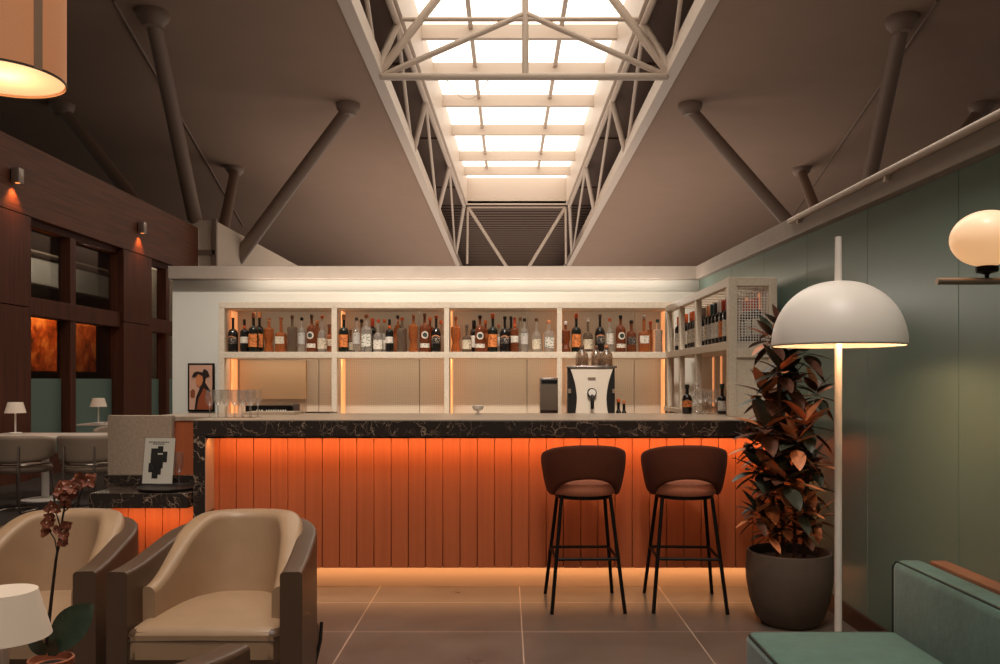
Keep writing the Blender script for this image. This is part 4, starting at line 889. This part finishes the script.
lamp0 = table_lamp('white cordless table lamp in the near corner before the left armchair', (-1.18, 1.95, .5305), .96)
oc = thing('orchid', 'dark red orchid in terracotta pot beside the near white lamp', 'potted plant', (-1.17, 2.13, .5305))
MB().lathe([(.036, 0), (.04, .003), (.05, .088), (.054, .09), (.055, .105), (.049, .107), (.046, .09), (.0001, .085)], 28).build('pot', mat('terracotta', (168, 98, 68), .7, var=.1, vscale=40), oc)
MB().lathe([(.047, .084), (.03, .092), (.0001, .095)], 20).build('soil', SOIL, oc)
def op(px, py, dy=0):
    X, Y, Z = at(px, py, 2.13+dy); return Vector((X+1.17, dy, Z-.53))
OST = mat('orchid_stem', (44, 30, 22), .6)
main = [op(46, 650), op(48, 630), op(50, 612), op(53, 585), op(56, 560), op(58, 548), op(61, 528), op(64, 510), op(65, 492)]
MB().tube(main, .0045, 8, [.005, .005, .0045, .004, .0035, .003, .0028, .0025, .0025]).build('stem', OST, oc)
for br in ([op(57, 552), op(55, 540), op(50, 532), op(46, 527)], [op(61, 530), op(58, 519), op(55, 510), op(52, 507)], [op(61, 531), op(64, 528), op(67, 525)], [op(64, 512), op(70, 507), op(78, 502), op(82, 490), op(84, 482)], [op(57, 556), op(60, 545), op(63, 541)]):
    MB().tube(br, .0016, 6).build('stem_branch', OST, oc)
PET = [mat('orchid_petal', (136, 72, 48), .5, var=.25, vscale=60), mat('orchid_eye', (215, 190, 170), .5)]
def blossom(c, s, seed):
    r = random.Random(seed); mb = MB(); nrm = Vector((r.uniform(-.4, .4), -1, r.uniform(-.2, .5))).normalized()
    a = nrm.orthogonal().normalized(); b = nrm.cross(a)
    for k in range(9):
        t = 2*PI*k/9+r.uniform(-.2, .2); dv = (a*math.cos(t)+b*math.sin(t)+nrm*r.uniform(-.3, .45)).normalized(); leaf(mb, c+dv*.001, dv, nrm, s*r.uniform(.8, 1.15), s*.36, .3, .3, 5, 0)
    mb.cur = 1; mb.sphere(c+nrm*s*.15, s*.12, 8, 6); mb.cur = 0
    mb.build('blossom', PET, oc, smooth=60)
for i, (px, py, s) in enumerate(((66, 492, .024), (60, 490, .02), (71, 487, .02), (67, 500, .018), (83, 480, .02), (89, 481, .018), (79, 481, .016), (52, 506, .012), (56, 510, .012), (48, 509, .01), (50, 517, .012), (47, 523, .016), (46, 530, .013), (51, 520, .011), (44, 534, .009), (66, 525, .012), (69, 526, .009), (64, 536, .012), (67, 533, .009), (63, 542, .013), (57, 530, .01))):
    blossom(op(px, py, -.003*(i % 3)), s*1.12, i)
lf = MB(); leaf(lf, op(48, 656), (op(92, 600)-op(48, 656))+Vector((0, -.03, 0)), (0, -1, .25), .2, .044, .35, .12, 12, 0, 1.15)
lf.build('broad_leaf', mat('orchid_leaf', (66, 86, 70), .25, coat=.4, var=.25, vscale=30), oc, smooth=70)
lf = MB(); leaf(lf, op(46, 655), (-.3, -.2, .6), (0, -1, .2), .07, .018, .5, .2, 8); lf.build('small_leaf', MATS['orchid_leaf'], oc, smooth=70)
lf = MB(); leaf(lf, op(52, 656), (.2, -.2, .6), (0, -1, .2), .05, .016, .3, .2, 8); lf.build('small_leaf', MATS['orchid_leaf'], oc, smooth=70)

# ------------------------------------------------------------------ dining corner at left
def dining_table(label, loc, L, W):
    t = thing('dining_table', label, 'table', loc, 0, 'cafe tables along the wood wall')
    MB().rbox(-L/2, L/2, -W/2, W/2, .705, .735, .01, 2).build('table_top', mat('pale_table_top', (214, 200, 186), .4), t)
    MB().cyl((0, 0, .03), (0, 0, .705), .04, n=16).build('pedestal', LAMPW, t); MB().lathe([(.24, 0), (.24, .015), (.05, .03)], 28).build('base', LAMPW, t); return t
dt = dining_table('long pale cafe table with white lamp behind the two near dining chairs', (-5.2, 9.35, 0), 1.3, .7)
dup(dt, (-5.35, 11.9, 0), 0, 'farther pale cafe table with smaller lamp beyond the first table')
lampT = table_lamp('white table lamp on the nearer cafe table at far left', (-5.58, 9.42,   .7355), 1.07, 'lamps on the cafe tables'); lampT['group'] = 'lamps on the cafe tables'
l2 = dup(lampT, (-5.72, 11.62, .7355), 0, 'white table lamp on the farther cafe table by the frosted window'); l2.scale = (1.07,)*3
def make_diner(label, loc, rz):
    t = thing('dining_chair', label, 'chair', loc, rz, 'beige dining chairs at the cafe tables')
    rows = []; N = 31
    for j in range(7):
        v = j/6; r_ = []
        for i in range(N):
            u = i/(N-1)*2-1; th = -PI/2+u*math.radians(110); a = abs(u); top = .79-.05*a**3; bot = .50+.06*a**2; z = bot+(top-bot)*v; k = 1+.06*(v-.3)
            r_.append((.285*k*math.cos(th), .27*k*math.sin(th), z))
        rows.append(r_)
    MB().grid(rows).build('curved_backrest', BEIGEF, t, solid=.05, subsurf=1)
    MB().lathe([(.2, .395), (.25, .4), (.268, .42), (.27, .445), (.25, .47), (.1, .485), (.0001, .487)], 36).build('seat', BEIGEF, t)
    MB().tube([(.285*math.cos(a), .27*math.sin(a), .49) for a in [math.radians(-200+220*i/24) for i in range(25)]], .009, 8).build('back_rail', CHROME, t)
    for sx in (-1, 1):
        MB().tube([(sx*.15, -.275, .68), (sx*.15, -.285, .45), (sx*.16, -.28, .03), (sx*.16, -.26, .012), (sx*.16, -.05, .012)], .012, 10).build('rear_leg', CHROME, t)
        MB().tube([(sx*.2, .16, .4), (sx*.21, .2, .0)], .011, 10).build('front_leg', CHROME, t)
    MB().tube([(.16*math.cos(a), -.05+.13*math.sin(a), .012) for a in [PI*i/12 for i in range(13)]], .009, 8).build('floor_loop', CHROME, t)
    return t
d0 = make_diner('beige dining chair with chrome legs at extreme left below the nearer lamp', (-5.02, 8.62, 0), math.radians(-6))
dup(d0, (-4.34, 8.66, 0), math.radians(4), 'beige dining chair with chrome posts next to the stone screen')
dup(d0, (-4.75, 10.2, 0), math.radians(178), 'beige dining chair facing us on far side of nearer cafe table')
